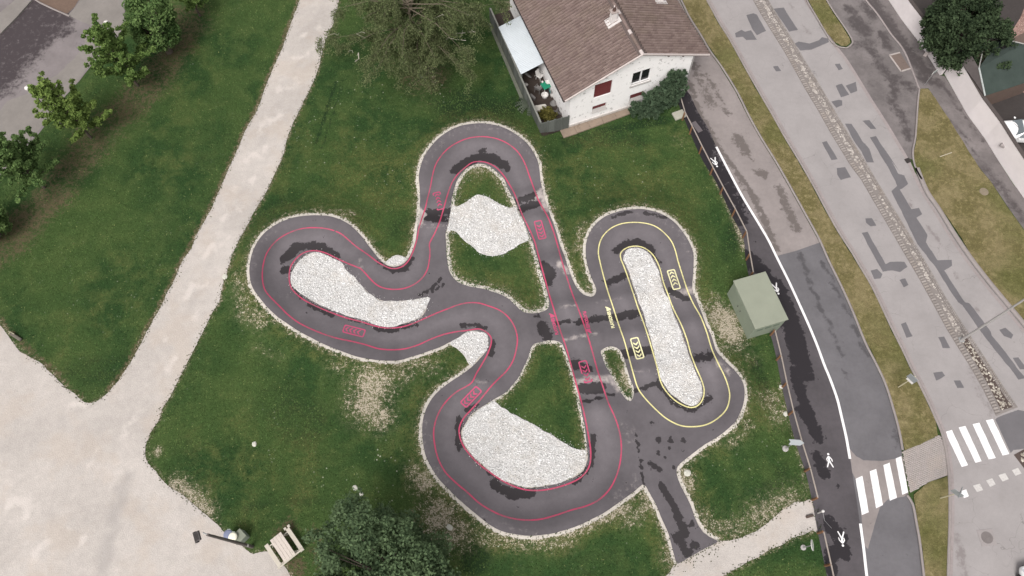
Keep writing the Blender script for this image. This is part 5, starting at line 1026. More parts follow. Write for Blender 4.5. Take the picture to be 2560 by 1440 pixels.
# ================================================================== WHITE BOUNDARY WALLS
M_BW = NT('white_boundary_render', .9, .2); _n = M_BW.noise(1.2, 4, .6, 'World'); _c = M_BW.bright(M_BW.mix(0, (.72, .67, .665), (.72, .67, .665)), M_BW.math('MULTIPLY_ADD', _n, .22, .89)); _c = M_BW.mix(M_BW.step(M_BW.noise(3, 4, .7, 'World'), .6, .78, 0, .3), _c, (.40, .35, .33)); M_BW = M_BW.done(_c)
M_COPE = speckled('dark_mossy_coping', (.075, .062, .058), .4, 6, stain=.4)
def garden_wall(pts, h, label, extra=0.0):
    t = thing('boundary_wall', label, 'wall', (0, 0, 0)); P = [Q(*p) for p in pts]; n = len(P)
    T = [(P[min(i + 1, n - 1)] - P[max(i - 1, 0)]).normalized() for i in range(n)]; Nn = [Vector((-d.y, d.x, 0)) for d in T]
    Nn = [k if k.x > 0 else -k for k in Nn]
    m = MB(); V = []; F = []
    for p, k in zip(P, Nn): V += [p, p + k * .22, p + k * .22 + Vector((0, 0, h)), p + Vector((0, 0, h))]
    for i in range(n - 1):
        for j in range(4): F.append((i * 4 + j, i * 4 + (j + 1) % 4, i * 4 + 4 + (j + 1) % 4, i * 4 + 4 + j))
    F += [(0, 3, 2, 1), tuple(4 * (n - 1) + j for j in range(4))]; m.add(V, F); m.build('wall_face', M_BW, t)
    for i in range(n - 1):
        a, b = P[i] + Nn[i] * .13, P[i + 1] + Nn[i + 1] * .13; d = b - a; c = (a + b) / 2; m = MB(); m.box((c.x, c.y, h + .035), (d.length - .01, .30, .07), rz=math.atan2(d.y, d.x), bev=.012); m.build('coping', M_COPE, t)
garden_wall([(2085,-220),(2180,-60),(2221,0),(2253,48),(2292,99),(2324,147),(2349,188)], 1.75, 'white rendered boundary wall under the dark evergreen tree')
garden_wall([(2360,184),(2388,233),(2419,288),(2461,345),(2496,402),(2534,460),(2640,610)], 2.1, 'long white rendered boundary wall beside the parked white car')
mbx = thing('letterbox', 'grey box-shaped letterbox on a stub post before the white wall', 'letterbox', Q(2490,382), .9)
m = MB(); m.box((0, 0, .5), (.3, .25, 1.0), bev=.02); m.build('post', M_SILL, mbx); m = MB(); m.box((0, 0, 1.12), (.62, .5, .30), bev=.06); b_ = m.build('box', speckled('pinkish_grey_box', (.28, .25, .245), .25, 6), mbx); m = MB(); m.box((0, -.255, 1.14), (.34, .015, .05)); m.build('slot', M_BLACK, b_)
t = thing('wall_meter_box', 'small pale meter box at the foot of the boundary wall', 'box', Q(2313,138), .95); m = MB(); m.box((0, 0, .25), (.34, .26, .5), bev=.02); m.build('case', M_TRIM, t); m = MB(); m.box((0, 0, .515), (.40, .32, .03), bev=.008); m.build('lid', M_SILL, t)

# ================================================================== STREET FURNITURE
M_GALV = speckled('galvanised_steel', (.36, .36, .36), .15, 6, rough=.45, metal=.5); M_CREAM = speckled('cream_post_paint', (.46, .42, .30), .15, 8, rough=.6); M_SIGNB = speckled('grey_sign_back', (.30, .32, .33), .12, 6, rough=.5, metal=.3); M_BOLL = speckled('pale_lamp_globe', (.66, .62, .60), .08, 6, rough=.4); M_DSTEEL = speckled('dark_steel_mast', (.10, .09, .088), .25, 6, rough=.55, metal=.3)
def lean(px0, px1, h): 
    """height-true direction check is done on the survey; posts are plumb"""
    return Q(*px0)
def street_sign(px, h, post_mat, plates, label, rz):
    t = thing('road_sign', label, 'sign', Q(*px) + Vector((0, 0, .10)), rz); m = MB(); m.tube([(0, 0, -.1), (0, 0, h)], .034, 8); m.build('post', post_mat, t)
    for (w_, hh, z, dx, a, mat) in plates:
        m = MB(); m.box((dx, -.045, z), (w_, .025, hh), m=Matrix.Rotation(a, 4, 'Z'), bev=.006); p = m.build('sign_plate', mat, t); m = MB(); m.tube([(0, 0, z - .05), (0, 0, z + .05)], .045, 8); m.build('clamp', M_GALV, p)
street_sign((2244,969), 2.45, M_CREAM, ((.62, .62, 2.1, 0, .2, M_SIGNB), (.5, .22, 1.66, .05, .2, M_WPL)), 'crosswalk sign on cream post in the grass north of the paved refuge', R(-62))
street_sign((2349,1246), 2.45, M_CREAM, ((.62, .62, 2.12, 0, .5, M_SIGNB), (.75, .10, 2.5, .0, -.9, M_SIGNB)), 'crosswalk sign on cream post in the grass south of the paved refuge', R(-70))
t = thing('street_name_sign', 'white plate sign on a slim grey post by the wall end', 'sign', Q(2312,212) + Vector((0, 0, .03)), R(35)); m = MB(); m.tube([(0, 0, 0), (0, 0, 1.62)], .028, 8); m.build('post', M_GALV, t); m = MB(); m.box((0, -.04, 1.62), (.62, .03, .34), bev=.01); p = m.build('sign_plate', M_WPL, t); m = MB(); m.box((0, -.058, 1.62), (.52, .008, .24)); m.build('sign_face', speckled('green_grey_sign_face', (.22, .26, .25), .3, 30), p)
# sign on the lawn seen from above, with its concrete foot
t = thing('arrow_sign', 'grey metal direction sign on the lawn leaning over the rail fence', 'sign', Q(1963,1122), 0)
m = MB(); m.lathe([(.20, 0), (.20, .07), (.15, .10), (.05, .11)], 16); m.build('foot', M_SILL, t); m = MB(); m.tube([(0, 0, .08), (.0, 0, 2.05)], .032, 8); m.build('post', M_GALV, t)
for z, pts in ((2.02, [(-.42, .17), (.30, .14), (.56, -.02), (.30, -.15), (-.42, -.10), (-.30, .04)]),):
    m = MB(); V = [(x, -.04, z + y * 1.3) for x, y in pts] + [(x, -.01, z + y * 1.3) for x, y in pts]; V = [Matrix.Rotation(R(-58), 4, 'X') @ (Vector(v) - Vector((0, -.025, z))) + Vector((0, -.025, z)) for v in V]; n = len(pts); m.add(V, [tuple(range(n)), tuple(range(2 * n - 1, n - 1, -1))] + [(i, n + i, n + (i + 1) % n, (i + 1) % n) for i in range(n)]); m.build('sign_plate', M_SIGNB, t)
m = MB(); m.box((.0, .02, 1.72), (.5, .025, .3), m=Matrix.Rotation(.5, 4, 'Z'), bev=.006); m.build('sign_plate', M_SIGNB, t)
t = thing('round_sign', 'oval-looking pale round sign on a post at the lawn corner', 'sign', Q(2008,1369), R(18)); m = MB(); m.tube([(0, 0, 0), (0, 0, 1.75)], .03, 8); m.build('post', M_GALV, t)
m = MB(); V = [(.33 * math.cos(a), .33 * math.sin(a), 0) for a in np.linspace(0, 6.283, 25)[:-1]]; Rm = Matrix.Rotation(R(58), 4, 'Y') @ Matrix.Rotation(.3, 4, 'X')
V3 = [Rm @ Vector(v) + Vector((.05, 0, 1.55)) for v in V] + [Rm @ (Vector(v) - Vector((0, 0, .03))) + Vector((.05, 0, 1.55)) for v in V]; m.add(V3, [tuple(range(24)), tuple(range(47, 23, -1))] + [(i, 24 + i, 24 + (i + 1) % 24, (i + 1) % 24) for i in range(24)]); d_ = m.build('sign_disc', M_WPL, t)
m = MB(); V = [(.27 * math.cos(a), .27 * math.sin(a), .004) for a in np.linspace(0, 6.283, 25)[:-1]]; m.add([Rm @ Vector(v) + Vector((.05, 0, 1.55)) for v in V], [tuple(range(24))]); m.build('disc_face', speckled('pale_sage_sign_face', (.40, .43, .37), .15, 8), d_)
m = MB(); m.lathe([(.17, 0), (.17, .05), (.05, .07)], 14); m.build('foot', M_SILL, t)
t = thing('chain_post', 'white-topped chain post standing in the footpath gap', 'post', Q(2044,1283), 0); m = MB(); m.tube([(0, 0, 0), (0, 0, .85)], .05, 8); m.build('post', M_SILL, t); m = MB(); m.lathe([(.05, .85), (.085, .90), (.085, 1.0), (.03, 1.05)], 12); m.build('cap', M_WPL, t); m = MB(); m.tube([(0, 0, .9), (.18, -.5, .5), (.38, -1.0, .9)], .012, 5); m.build('chain', M_GALV, t)
t = thing('ground_bollard', 'short brown timber bollard on the gravel footpath', 'bollard', Q(2023,1291), .25); m = MB(); m.box((0, 0, .1), (.48, .16, .20), bev=.03); m.build('block', speckled('dark_brown_timber', (.085, .06, .05), .4, 8), t)
# street lamp in the median
t = thing('street_lamp', 'tall pale grey street lamp rising from the cobbled median', 'street lamp', Q(2403,850) + Vector((0, 0, .03)), 0)
m = MB(); m.tube([(0, 0, 0), (0, 0, .5), (0, 0, 8.6)], [.10, .09, .055], 12); m.build('pole', speckled('pale_grey_pole_paint', (.34, .325, .315), .15, 5, rough=.5), t)
m = MB(); m.tube([(0, 0, 8.4), (.5, .3, 8.8), (1.4, .8, 8.95)], [.045, .04, .035], 8); a_ = m.build('arm', M_GALV, t); m = MB(); m.box((1.75, 1.0, 8.95), (.8, .3, .14), rz=.52, bev=.05); m.build('lamp_head', M_GALV, a_); m = MB(); m.box((0, 0, .015), (.36, .36, .03), bev=.008); m.build('base_plate', M_GALV, t)
# floodlight mast, plaza edge
t = thing('floodlight_mast', 'dark floodlight mast leaning over the gravel plaza edge', 'floodlight', Q(631,1367), 0)
m = MB(); m.tube([(0, 0, 0), (0, 0, 7.4)], [.11, .075], 10); m.build('mast', speckled('brown_grey_mast', (.115, .098, .092), .25, 4, rough=.6), t)
m = MB(); m.tube([(0, 0, 7.35), (-.22, .10, 7.5)], .035, 8); br = m.build('bracket', M_GALV, t)
fl = MB(); Rm = Matrix.Rotation(R(25), 4, 'Z') @ Matrix.Rotation(R(-28), 4, 'Y'); c = Vector((-.52, -.10, 7.42)); fl.box(c, (.40, .52, .14), m=Rm, bev=.02); f_ = fl.build('floodlight', M_DSTEEL, t)
for s_ in (-1, 1): m = MB(); m.box(c + Rm @ Vector((-.10, s_ * .28, .0)), (.18, .03, .16), m=Rm); m.build('side_fin', M_BLACK, f_)
for k in range(5): m = MB(); m.box(c + Rm @ Vector((-.14 + k * .07, 0, .085)), (.015, .44, .04), m=Rm); m.build('cooling_fin', M_DSTEEL, f_)
m = MB(); m.box(c + Rm @ Vector((0, 0, -.075)), (.34, .46, .01), m=Rm); m.build('glass', M_GLASS, f_)
m = MB(); m.box((.02, .0, 1.1), (.18, .14, .26), bev=.02); m.build('switch_box', M_WPL, t)
# recycling bins
def bin_(px, r, h, body, lid, label, rz=0):
    t = thing('recycling_bin', label, 'bin', Q(*px), rz); m = MB(); m.lathe([(r * .8, 0), (r * .96, h * .95), (r * .9, h)], 20); m.build('body', body, t); m = MB(); m.lathe([(r * 1.02, h - .03), (r * 1.02, h + .03), (r * .8, h + .09), (r * .2, h + .11)], 20); m.build('lid', lid, t)
    m = MB(); m.box((0, r * 1.0, h + .02), (.2, .08, .05)); m.build('handle', body, t)
M_BLUE = speckled('slate_blue_lid', (.165, .185, .27), .15, 6, rough=.5); M_LID = speckled('cream_lid', (.72, .70, .58), .08, 6, rough=.5); M_BINB = speckled('pale_green_bin', (.24, .27, .23), .2, 6, rough=.5)
bin_((584,1340), .29, .95, M_BINB, M_BLUE, 'bin with slate blue round lid beside the floodlight mast'); bin_((596,1346), .27, 1.0, M_BINB, M_LID, 'bin with cream round lid beside the floodlight mast')
t = thing('bin_stand', 'sage box-shaped bin stand behind the two round-lidded bins', 'bin', Q(607,1345), R(-42)); m = MB(); m.box((0, 0, .4), (.62, .74, .8), bev=.03); m.build('case', M_BINB, t); m = MB(); m.box((0, 0, .82), (.66, .78, .05), bev=.02); m.build('lid', speckled('sage_bin_lid', (.20, .215, .17), .2, 5, stain=.3), t)
# picnic table
PT = Q(716, 1371); pt = thing('picnic_table', 'pale timber picnic table with attached benches at the plaza edge', 'picnic table', PT, R(-50) )
M_PLK = speckled('bleached_pine', (.52, .46, .41), .22, 5, rough=.85, stain=.15); M_PLK2 = speckled('bleached_pine_bench', (.48, .44, .375), .2, 5, rough=.85, stain=.15)
LT = 1.72
for k in range(4): m = MB(); m.box((0, -.30 + k * .2, .75), (LT, .193, .045), bev=.008); m.build('table_plank', M_PLK, pt)
for s_ in (-1, 1):
    m = MB(); m.box((.02 * s_, s_ * .78, .45), (LT + .02, .26, .05), bev=.01); m.build('bench', M_PLK2, pt)
    for x in (-.62, .62):
        m = MB(); m.box((x, s_ * .45, .38), (.09, .055, .88), m=Matrix.Rotation(s_ * R(24), 4, 'X'), bev=.006); m.build('leg', M_PLK2, pt)
for x in (-.68, .68): m = MB(); m.box((x, 0, .40), (.07, 1.78, .09), bev=.006); m.build('cross_beam', M_PLK2, pt); m = MB(); m.box((x, 0, .70), (.07, .76, .07)); m.build('top_batten', M_PLK2, pt)
m = MB(); m.box((.86, 0, .76), (.09, 1.84, .05), bev=.008); m.build('end_board', M_PLK2, pt)
for y in (.66, .92): m = MB(); m.box((-.92, y, .46), (.16, .16, .10), bev=.01); m.build('stub', M_PLK2, pt)
# globe lamps by the car park
def globe_lamp(px, h, label):
    t = thing('park_lamp', label, 'street lamp', Q(*px), R(120), 'lamps along the car park'); m = MB(); m.tube([(0, 0, 0), (0, 0, 1), (0, 0, h)], [.07, .05, .042], 8); m.build('pole', M_DSTEEL, t)
    m = MB(); m.tube([(0, 0, h), (.12, .05, h + .15)], .03, 6); m.build('neck', M_BOLL, t); m = MB(); m.lathe([(.03, 0), (.15, .05), (.20, .14), (.17, .24), (.05, .30)], 16, (.16, .08, h + .1)); m.build('globe', M_BOLL, t)
globe_lamp((161,318), 4.5, 'globe lamp on a dark pole beside the light-topped car park tree'); globe_lamp((337,155), 4.2, 'globe lamp on a dark pole between two car park trees')
# slab by the rail fence, marker posts, loose stones
o = MB(); o.box((0, 0, .09), (.95, .72, .18), bev=.03); o = o.build('concrete_cover', speckled('mossy_pale_concrete', (.36, .35, .29), .3, 6, stain=.3)); o.location = Q(1697, 289); o.rotation_euler = (0, 0, R(22)); tag(o, 'square pale concrete cover on the lawn by the rail fence', 'cover')
o = MB(); o.box((0, 0, .01), (.62, .32, .02), bev=.004); o = o.build('grey_patch_plate', speckled('worn_plate', (.115, .10, .105), .25, 8)); p_ = Q(1742, 318); o.location = (p_.x, p_.y, .040); o.rotation_euler = (0, 0, R(-62)); o.scale = (1.7, 1.3, 1); tag(o, 'worn rectangular grey plate set in the dark footpath', 'plate')
o = MB(); o.tube([(0, 0, .02), (.95, .35, .06)], .03, 6); o = o.build('fallen_stake', speckled('pale_stake', (.46, .42, .33), .2, 8)); p_ = Q(2348, 394); o.location = (p_.x, p_.y, .11); tag(o, 'pale thin stake lying on the dry grass triangle', 'stake')
M_ROCK = speckled('pale_limestone', (.50, .49, .43), .25, 5, stain=.2)
def rock(px, r, label, seed, flat=.5):
    rr = random.Random(seed); m = MB(); prof = [(r * .85, -.02), (r, r * flat * .4), (r * .75, r * flat * .85), (r * .2, r * flat)]; m.lathe(prof, 9); m.v = [(x * rr.uniform(.8, 1.25), y * rr.uniform(.8, 1.25), z * rr.uniform(.8, 1.2)) for x, y, z in m.v]; o = m.build('lawn_rock', M_ROCK); v = lift(Qa([px]), 0)[0]; o.location = v; o.rotation_euler = (0, 0, rr.uniform(0, 6)); return tag(o, label, 'rock')
rock((636,1111), .17, 'pale rock alone on the lawn east of the plaza corner', 1); rock((888,1220), .17, 'squarish pale rock on the lawn, higher of a pair above the big tree', 2); rock((902,1236), .15, 'pointed pale rock on the lawn, lower of a pair above the big tree', 3); rock((1718,1183), .22, 'split pale rock on the gravel corner beside the access ramp', 4); rock((1125,1318), .2, 'pale flat rock in the gravel verge beside the big tree', 5); rock((563,692), .22, 'pale rock at the gravel path edge near the western hairpin', 6); rock((1053,192), .14, 'small pale rock on bare soil under the weeping tree', 7); rock((558,793), .10, 'dark pebble', 8) if False else None
rock((1963,1035), .17, 'pale footing stone at a rail fence post below the cabin', 9); rock((1953,967), .15, 'pale footing stone at a fence post nearest the cabin', 10)
# old trough and stones near plaza edge (left)
o = MB(); o.box((0, 0, .12), (1.0, .22, .2), bev=.04); o = o.build('log_barrier', speckled('grey_log', (.13, .115, .095), .3, 8)); o.location = Q(42, 843); o.rotation_euler = (0, 0, R(-30)); tag(o, 'grey weathered log at the lawn tip by the plaza', 'log')
o = MB(); o.tube([(-.15, 0, 0), (0, .12, .18), (.25, .0, .02)], .025, 6); o = o.build('dead_branch', M_CREAM); o.location = Q(32, 838) + Vector((0, 0, .22)); tag(o, 'pale forked dead branch on the grey log', 'branch')
for k, (p0, p1) in enumerate((((1065,165),(1068,202)), ((1071,168),(1072,198)))):
    a, b = Q(*p0), Q(*p1); o = MB(); o.tube([(0, 0, .04), (b.x - a.x, b.y - a.y, .06)], .035, 6); o = o.build('cut_branch', speckled('pinkish_bark', (.30, .22, .19), .3, 9)); o.location = a; tag(o, ['longer pinkish cut branch lying under the weeping tree', 'shorter pinkish cut branch lying under the weeping tree'][k], 'branch')

# ================================================================== CARS
M_CARW = NT('white_car_paint', .25, .5); M_CARW.b.inputs['Coat Weight'].default_value = .6; M_CARW = M_CARW.done((.78, .78, .78)); M_SKYGLASS = glass_mat('sky_lit_car_glass', (.13, .15, .16)); M_BLUEG = glass_mat('blue_tinted_car_glass', (.02, .02, .09)); M_RIM = speckled('alloy_rim', (.42, .42, .43), .1, 20, rough=.35, metal=.7); M_LIGHT = glass_mat('headlight_lens', (.55, .56, .58)); M_DARKP = speckled('black_trim_plastic', (.02, .02, .02), .2, 20, rough=.6)  # hatchback glass: sky reflection painted in as a lighter base colour
def car(label, loc, rz, glass):
    """hatchback, nose towards +x"""
    t = thing('parked_car', label, 'car', loc, rz); HL_ = 2.05; Wd = .86
    # sections along x: (x, half width low, half width top, z bottom, z belt, z top, half width roof)
    S = [(-2.05, .70, .70, .35, .82, .84, .66), (-1.95, .82, .80, .24, .88, .98, .70), (-1.45, .86, .85, .20, .93, 1.36, .60), (-.75, .87, .86, .19, .94, 1.47, .60), (0, .87, .86, .19, .93, 1.46, .60), (.45, .87, .86, .19, .92, 1.32, .62), (.98, .87, .85, .19, .90, .96, .72), (1.55, .86, .82, .20, .84, .87, .66), (1.92, .78, .74, .26, .72, .74, .58), (2.05, .62, .60, .36, .60, .61, .48)]
    V, F = [], []; k = 12
    for (x, wl, wt, zb, zm, zt, wr) in S:
        pts = [(0, zb), (wl * .9, zb), (wl, zb + .14), (wt, zm), (wr, zt - .03), (wr * .6, zt), (0, zt + .012)]
        ring = [(x, y, z) for y, z in pts] + [(x, -y, z) for y, z in pts[-2:0:-1]]; k = len(ring); V += ring
    for i in range(len(S) - 1):
        for j in range(k): F.append((i * k + j, i * k + (j + 1) % k, (i + 1) * k + (j + 1) % k, (i + 1) * k + j))
    F += [tuple(range(k - 1, -1, -1)), tuple((len(S) - 1) * k + j for j in range(k))]
    b = mesh_obj('body', V, [f[::-1] for f in F], M_CARW, t, smooth=True)
    md = b.modifiers.new('soft', 'SUBSURF'); md.levels = md.render_levels = 1
    def plate(name, quad, mat, par=t, off=.012, th=.012): m = MB(); m.slab(quad, th); return m.build(name, mat, par)
    plate('windscreen', [(.95, -.70, .99), (.95, .70, .99), (.44, .60, 1.345), (.44, -.60, 1.345)], glass); plate('rear_window', [(-1.98, .60, 1.03), (-1.98, -.60, 1.03), (-1.47, -.56, 1.375), (-1.47, .56, 1.375)], glass)
    for s_ in (-1, 1):
        y0, y1 = .868 * s_, .62 * s_
        for (xa, xb, xc, xd) in ((.72, -.28, -.28, .36), (-.34, -1.35, -1.2, -.34)):
            q = [(xa, y0, .97), (xb, y0, .97), (xc, y1, 1.40), (xd, y1, 1.36)]; plate('side_window', q if s_ > 0 else q[::-1], glass)
        for x in (-1.28, 1.28):
            m = MB(); n = 22
            V = []; F = []
            for yy, rr in ((.70, .31), (.88, .31), (.88, .20)):
                for i in range(n): a = 2 * math.pi * i / n; V.append((x + rr * math.cos(a), s_ * yy, .31 + rr * math.sin(a)))
            for q_ in range(2):
                for i in range(n): F.append((q_ * n + i, q_ * n + (i + 1) % n, (q_ + 1) * n + (i + 1) % n, (q_ + 1) * n + i))
            m.add(V, F); w_ = m.build('wheel', M_RUB, t); m = MB(); m.add([(x + .2 * math.cos(2 * math.pi * i / n), s_ * .875, .31 + .2 * math.sin(2 * math.pi * i / n)) for i in range(n)], [tuple(range(n))]); m.build('rim', M_RIM, w_)
        q = [(1.97, s_ * .70, .62), (1.78, s_ * .79, .74), (1.60, s_ * .72, .86), (1.80, s_ * .52, .80)]; plate('headlight', q if s_ > 0 else q[::-1], M_LIGHT)
        m = MB(); m.box((.72, s_ * .98, 1.0), (.14, .18, .12), bev=.04); m.build('wing_mirror', M_CARW, t); m = MB(); m.box((-2.02, s_ * .62, .80), (.06, .22, .2), bev=.02); m.build('tail_light', speckled('red_lens', (.25, .01, .01), .1, 5, rough=.2), t)
    m = MB(); m.box((2.02, 0, .44), (.06, 1.0, .16), bev=.02); m.build('grille', M_DARKP, t); m = MB(); m.tube([(.92, -.45, 1.02), (.70, .1, 1.18)], .012, 5); m.build('wiper', M_DARKP, t)
    return t
car('white hatchback parked behind the long white boundary wall', Q(2560, 345) + Vector((-.35, .15, .02)), R(176), M_SKYGLASS)
car('white car with blue glass cut off at the south end of the carriageway', Q(2566, 1438) + Vector((.35, -1.45, .02)), R(97), M_BLUEG)

# ================================================================== GREEN-ROOFED OUTBUILDING
gp3 = lambda x, y, z: Q(x, y, z)
ob = thing('garden_shed', 'shed with dark green felt hip roof behind the white wall', 'shed', (0, 0, 0))
M_FELT = NT('green_roof_felt', .9, .2); _a = M_FELT.noise(24, 4); _b = M_FELT.noise(1.5, 4); M_FELT = (lambda t, c: (t.bump(_a, .3, .01), t.done(c))[1])(M_FELT, M_FELT.bright(M_FELT.mix(_b, (.026, .036, .031), (.052, .068, .060)), M_FELT.math('MULTIPLY_ADD', _a, .5, .75)))
M_HIP = speckled('grey_brown_roof_sheet', (.105, .09, .088), .3, 5); EZ, RZ = 2.3, 3.3
A = gp3(2462, 240, EZ); Bp = gp3(2600, 195, EZ); Cc = gp3(2399, 150, EZ); Rr = gp3(2447, 170, RZ - .2); R2 = gp3(2560, 110, RZ); Dq = gp3(2500, 95, RZ - .3)
rv = MB(); rv.add([A, Bp, gp3(2640, 150, RZ), R2, Dq, Rr], [(0, 1, 2, 3, 4, 5)]); r_ = rv.build('roof', M_FELT, ob)
m = MB(); m.add([A, Rr, gp3(2430, 140, RZ - .3), Cc], [(3, 2, 1, 0)][::1]); m.build('hip_face', M_HIP, r_)
m = MB(); m.tube([A + Vector((0, 0, .03)), Rr + Vector((0, 0, .03))], .06, 6); m.build('hip_trim', speckled('pale_hip_trim', (.36, .38, .37), .2, 6), r_); m = MB(); m.tube([Rr + Vector((0, 0, .03)), Dq + Vector((-1.2, -.3, -.1))], .04, 6); m.build('hip_trim', M_SILL, r_); m = MB(); m.tube([Dq, R2], .05, 6); m.build('ridge_trim', M_SILL, r_)
vq = gp3(2504, 122, RZ - .35); m = MB(); m.box((vq.x, vq.y, RZ - .25), (.36, .3, .4), rz=.4, bev=.03); m.build('vent', M_BLACK, r_)
wl = MB(); base = [Vector((p.x, p.y, 0)) for p in (A, Bp)]; 
ia = lambda p: Vector((p.x + .3, p.y + .25, 0))
P0, P1, P2, P3 = ia(A), Vector((Bp.x, Bp.y + .3, 0)), Vector((Bp.x, Bp.y + 4.5, 0)), Vector((Cc.x + .6, Cc.y + .1, 0))
wl.prism([(p.x, p.y) for p in (P0, P1, P2, P3)], 0, EZ - .02); wl.build('wall', speckled('brown_shed_boards', (.12, .085, .07), .3, 6), ob)
for k, px in enumerate(((2494,232),(2520,218))): m = MB(); p = gp3(px[0], px[1], 1.2); m.box((p.x, p.y - .1, 1.2), (.75, .08, .6), rz=.35); m.build('window', M_PVC, ob)
# ---- shared leaf generator
def leaf_cloud(centres, per, spread, size, r, up=.55, elong=1.6, droop=0.0):
    """folded leaf blades scattered round clump centres; returns verts, quads, tint"""
    C = np.repeat(np.asarray(centres, float), per, 0); n = len(C); off = r.normal(size=(n, 3)); off /= np.linalg.norm(off, axis=1)[:, None] + 1e-9
    sp = np.repeat(spread, per) if hasattr(spread, '__len__') else spread
    off *= (r.uniform(0, 1, n) ** .45 * sp)[:, None]; off[:, 2] *= .75; P = C + off
    nrm = r.normal(size=(n, 3)); nrm /= np.linalg.norm(nrm, axis=1)[:, None]; nrm = nrm * (1 - up) + np.array([0, 0, 1.]) * up; nrm /= np.linalg.norm(nrm, axis=1)[:, None]
    d = r.normal(size=(n, 3)); d[:, 2] -= droop * 2; d -= nrm * (d * nrm).sum(1)[:, None]; d /= np.linalg.norm(d, axis=1)[:, None]; e = np.cross(nrm, d)
    s = size * r.uniform(.6, 1.35, n)[:, None]; L, Wd = d * s * elong * .5, e * s * .5
    V = np.stack([P - L, P + Wd - nrm * s * .12, P + L, P - Wd - nrm * s * .12], 1).reshape(-1, 3); F = np.arange(n * 4, dtype=np.int32).reshape(-1, 4)
    return V, F, np.repeat(np.clip(r.normal(.5, .22, n), 0, 1), 4)
def leaf_mat(name, lo, hi, trans=.3):
    t = NT(name, .8, .08); r = t.attr('tint'); a = t.noise(.9, 3, kind='World'); c = t.mix(t.math('MULTIPLY_ADD', a, .6, t.math('MULTIPLY_ADD', r, .8, -.2), clamp=True), lo, hi)
    tr = t.n('ShaderNodeBsdfTranslucent'); t.put(tr.inputs['Color'], c); mx = t.n('ShaderNodeMixShader'); mx.inputs[0].default_value = trans; t.put(t.b.inputs['Base Color'], c)
    t.L(t.b.outputs[0], mx.inputs[1]); t.L(tr.outputs[0], mx.inputs[2]); t.L(mx.outputs[0], t.o.inputs[0]); return t.m
M_BARK = speckled('grey_brown_bark', (.09, .072, .058), .4, 9); M_PALEBARK = speckled('silvery_pale_bark', (.40, .37, .31), .3, 7)
def limbs(m, base, tips, r0, r, wob=.12, n=6):
    for tip in tips:
        b, t_ = Vector(base), Vector(tip); mid = b.lerp(t_, .5) + Vector(r.normal(size=3)) * wob * (t_ - b).length * .4
        m.tube([b, b.lerp(mid, .6), mid, t_], [r0, r0 * .75, r0 * .5, r0 * .15], n, cap=False)
def plume_tree(px, h, rad, label, seed, mat, group='young trees along the car park', leaf=.15, dens=1.0, low=.9):
    """young street tree: leader with upswept side branches clothed in leaves"""
    r = np.random.default_rng(seed); t = thing('young_tree', label, 'tree', Q(*px), 0, group); tw = MB(); tw.tube([(0, 0, 0), (.03, .02, h * .5), (.0, .0, h * .97)], [.10, .06, .015], 8); cs = []; ss = []
    nb = int(34 * dens)
    for k in range(nb):
        f = (k + .5) / nb; z0 = low + (h - low) * f * .92; L = rad * (1.12 - .75 * f) * r.uniform(.65, 1.3); a = k * 2.4 + r.uniform(-.4, .4); tilt = r.uniform(.35, .8) + f * .5
        d = np.array([math.cos(a), math.sin(a), tilt]); d /= np.linalg.norm(d); p0 = np.array([0, 0, z0]); p1 = p0 + d * L
        tw.tube([p0, p0 * .5 + p1 * .5 + np.array([0, 0, -.05]), p1], [.03, .02, .006], 5, cap=False)
        for s_ in np.linspace(.25, 1.0, max(3, int(L / .28))): cs.append(p0 + (p1 - p0) * s_ + r.normal(size=3) * .10); ss.append(.34 - .14 * s_)
    for z in np.linspace(h * .6, h, 7): cs.append(np.array([0, 0, z]) + r.normal(size=3) * .08); ss.append(.26)
    tw.build('trunk', M_BARK, t); V, F, tn = leaf_cloud(cs, 46, np.array(ss), leaf, r, .45, 1.35); mesh_obj('crown', V, F, mat, t, attrs=dict(tint=tn)); return t
M_LEAF_Y = leaf_mat('bright_maple_leaves', (.060, .110, .026), (.27, .36, .10)); M_LEAF_G = leaf_mat('green_maple_leaves', (.046, .098, .024), (.225, .315, .095)); M_LEAF_D = leaf_mat('darker_green_leaves', (.045, .095, .030), (.195, .285, .10))  # M_LEAF_D: slightly darker green leaf colour
def dome_tree(px, h, rad, label, seed, mat, n_cl, per, leaf, name='broadleaf_tree', zc=.58, cl=.55, flat=.8, bark=None, elong=1.5):
    r = np.random.default_rng(seed); t = thing(name, label, 'tree', Q(*px), 0); cs = []; lob = r.normal(size=(9, 3)); lob /= np.linalg.norm(lob, axis=1)[:, None]; la = r.uniform(.0, .30, 9)
    while len(cs) < n_cl:
        d = r.normal(size=3); d /= np.linalg.norm(d); k = 1 + sum(a * max(0, d @ l) ** 4 for a, l in zip(la, lob)) - .14 * abs(math.sin(5 * math.atan2(d[1], d[0]) + seed)); rr = r.uniform(.35, 1) ** .4
        p = np.array([d[0] * rad * k * rr, d[1] * rad * k * rr, h * zc + d[2] * (h * (1 - zc)) * k * rr * (1 if d[2] > 0 else flat)])
        if p[2] > .5: cs.append(p)
    cs = np.array(cs); tw = MB(); tw.tube([(0, 0, 0), (.05, .0, h * .3), (0, .05, h * .6)], [.30, .22, .10], 9); limbs(tw, (0, 0, h * .28), cs[:: max(1, n_cl // 26)], .10, r); tw.build('trunk', bark or M_BARK, t)
    V, F, tn = leaf_cloud(cs, per, r.uniform(cl * .6, cl * 1.25, len(cs)), leaf, r, .5, elong); mesh_obj('crown', V, F, mat, t, attrs=dict(tint=np.clip(tn + np.repeat(r.normal(0, .16, len(cs)), per * 4), 0, 1))); return t
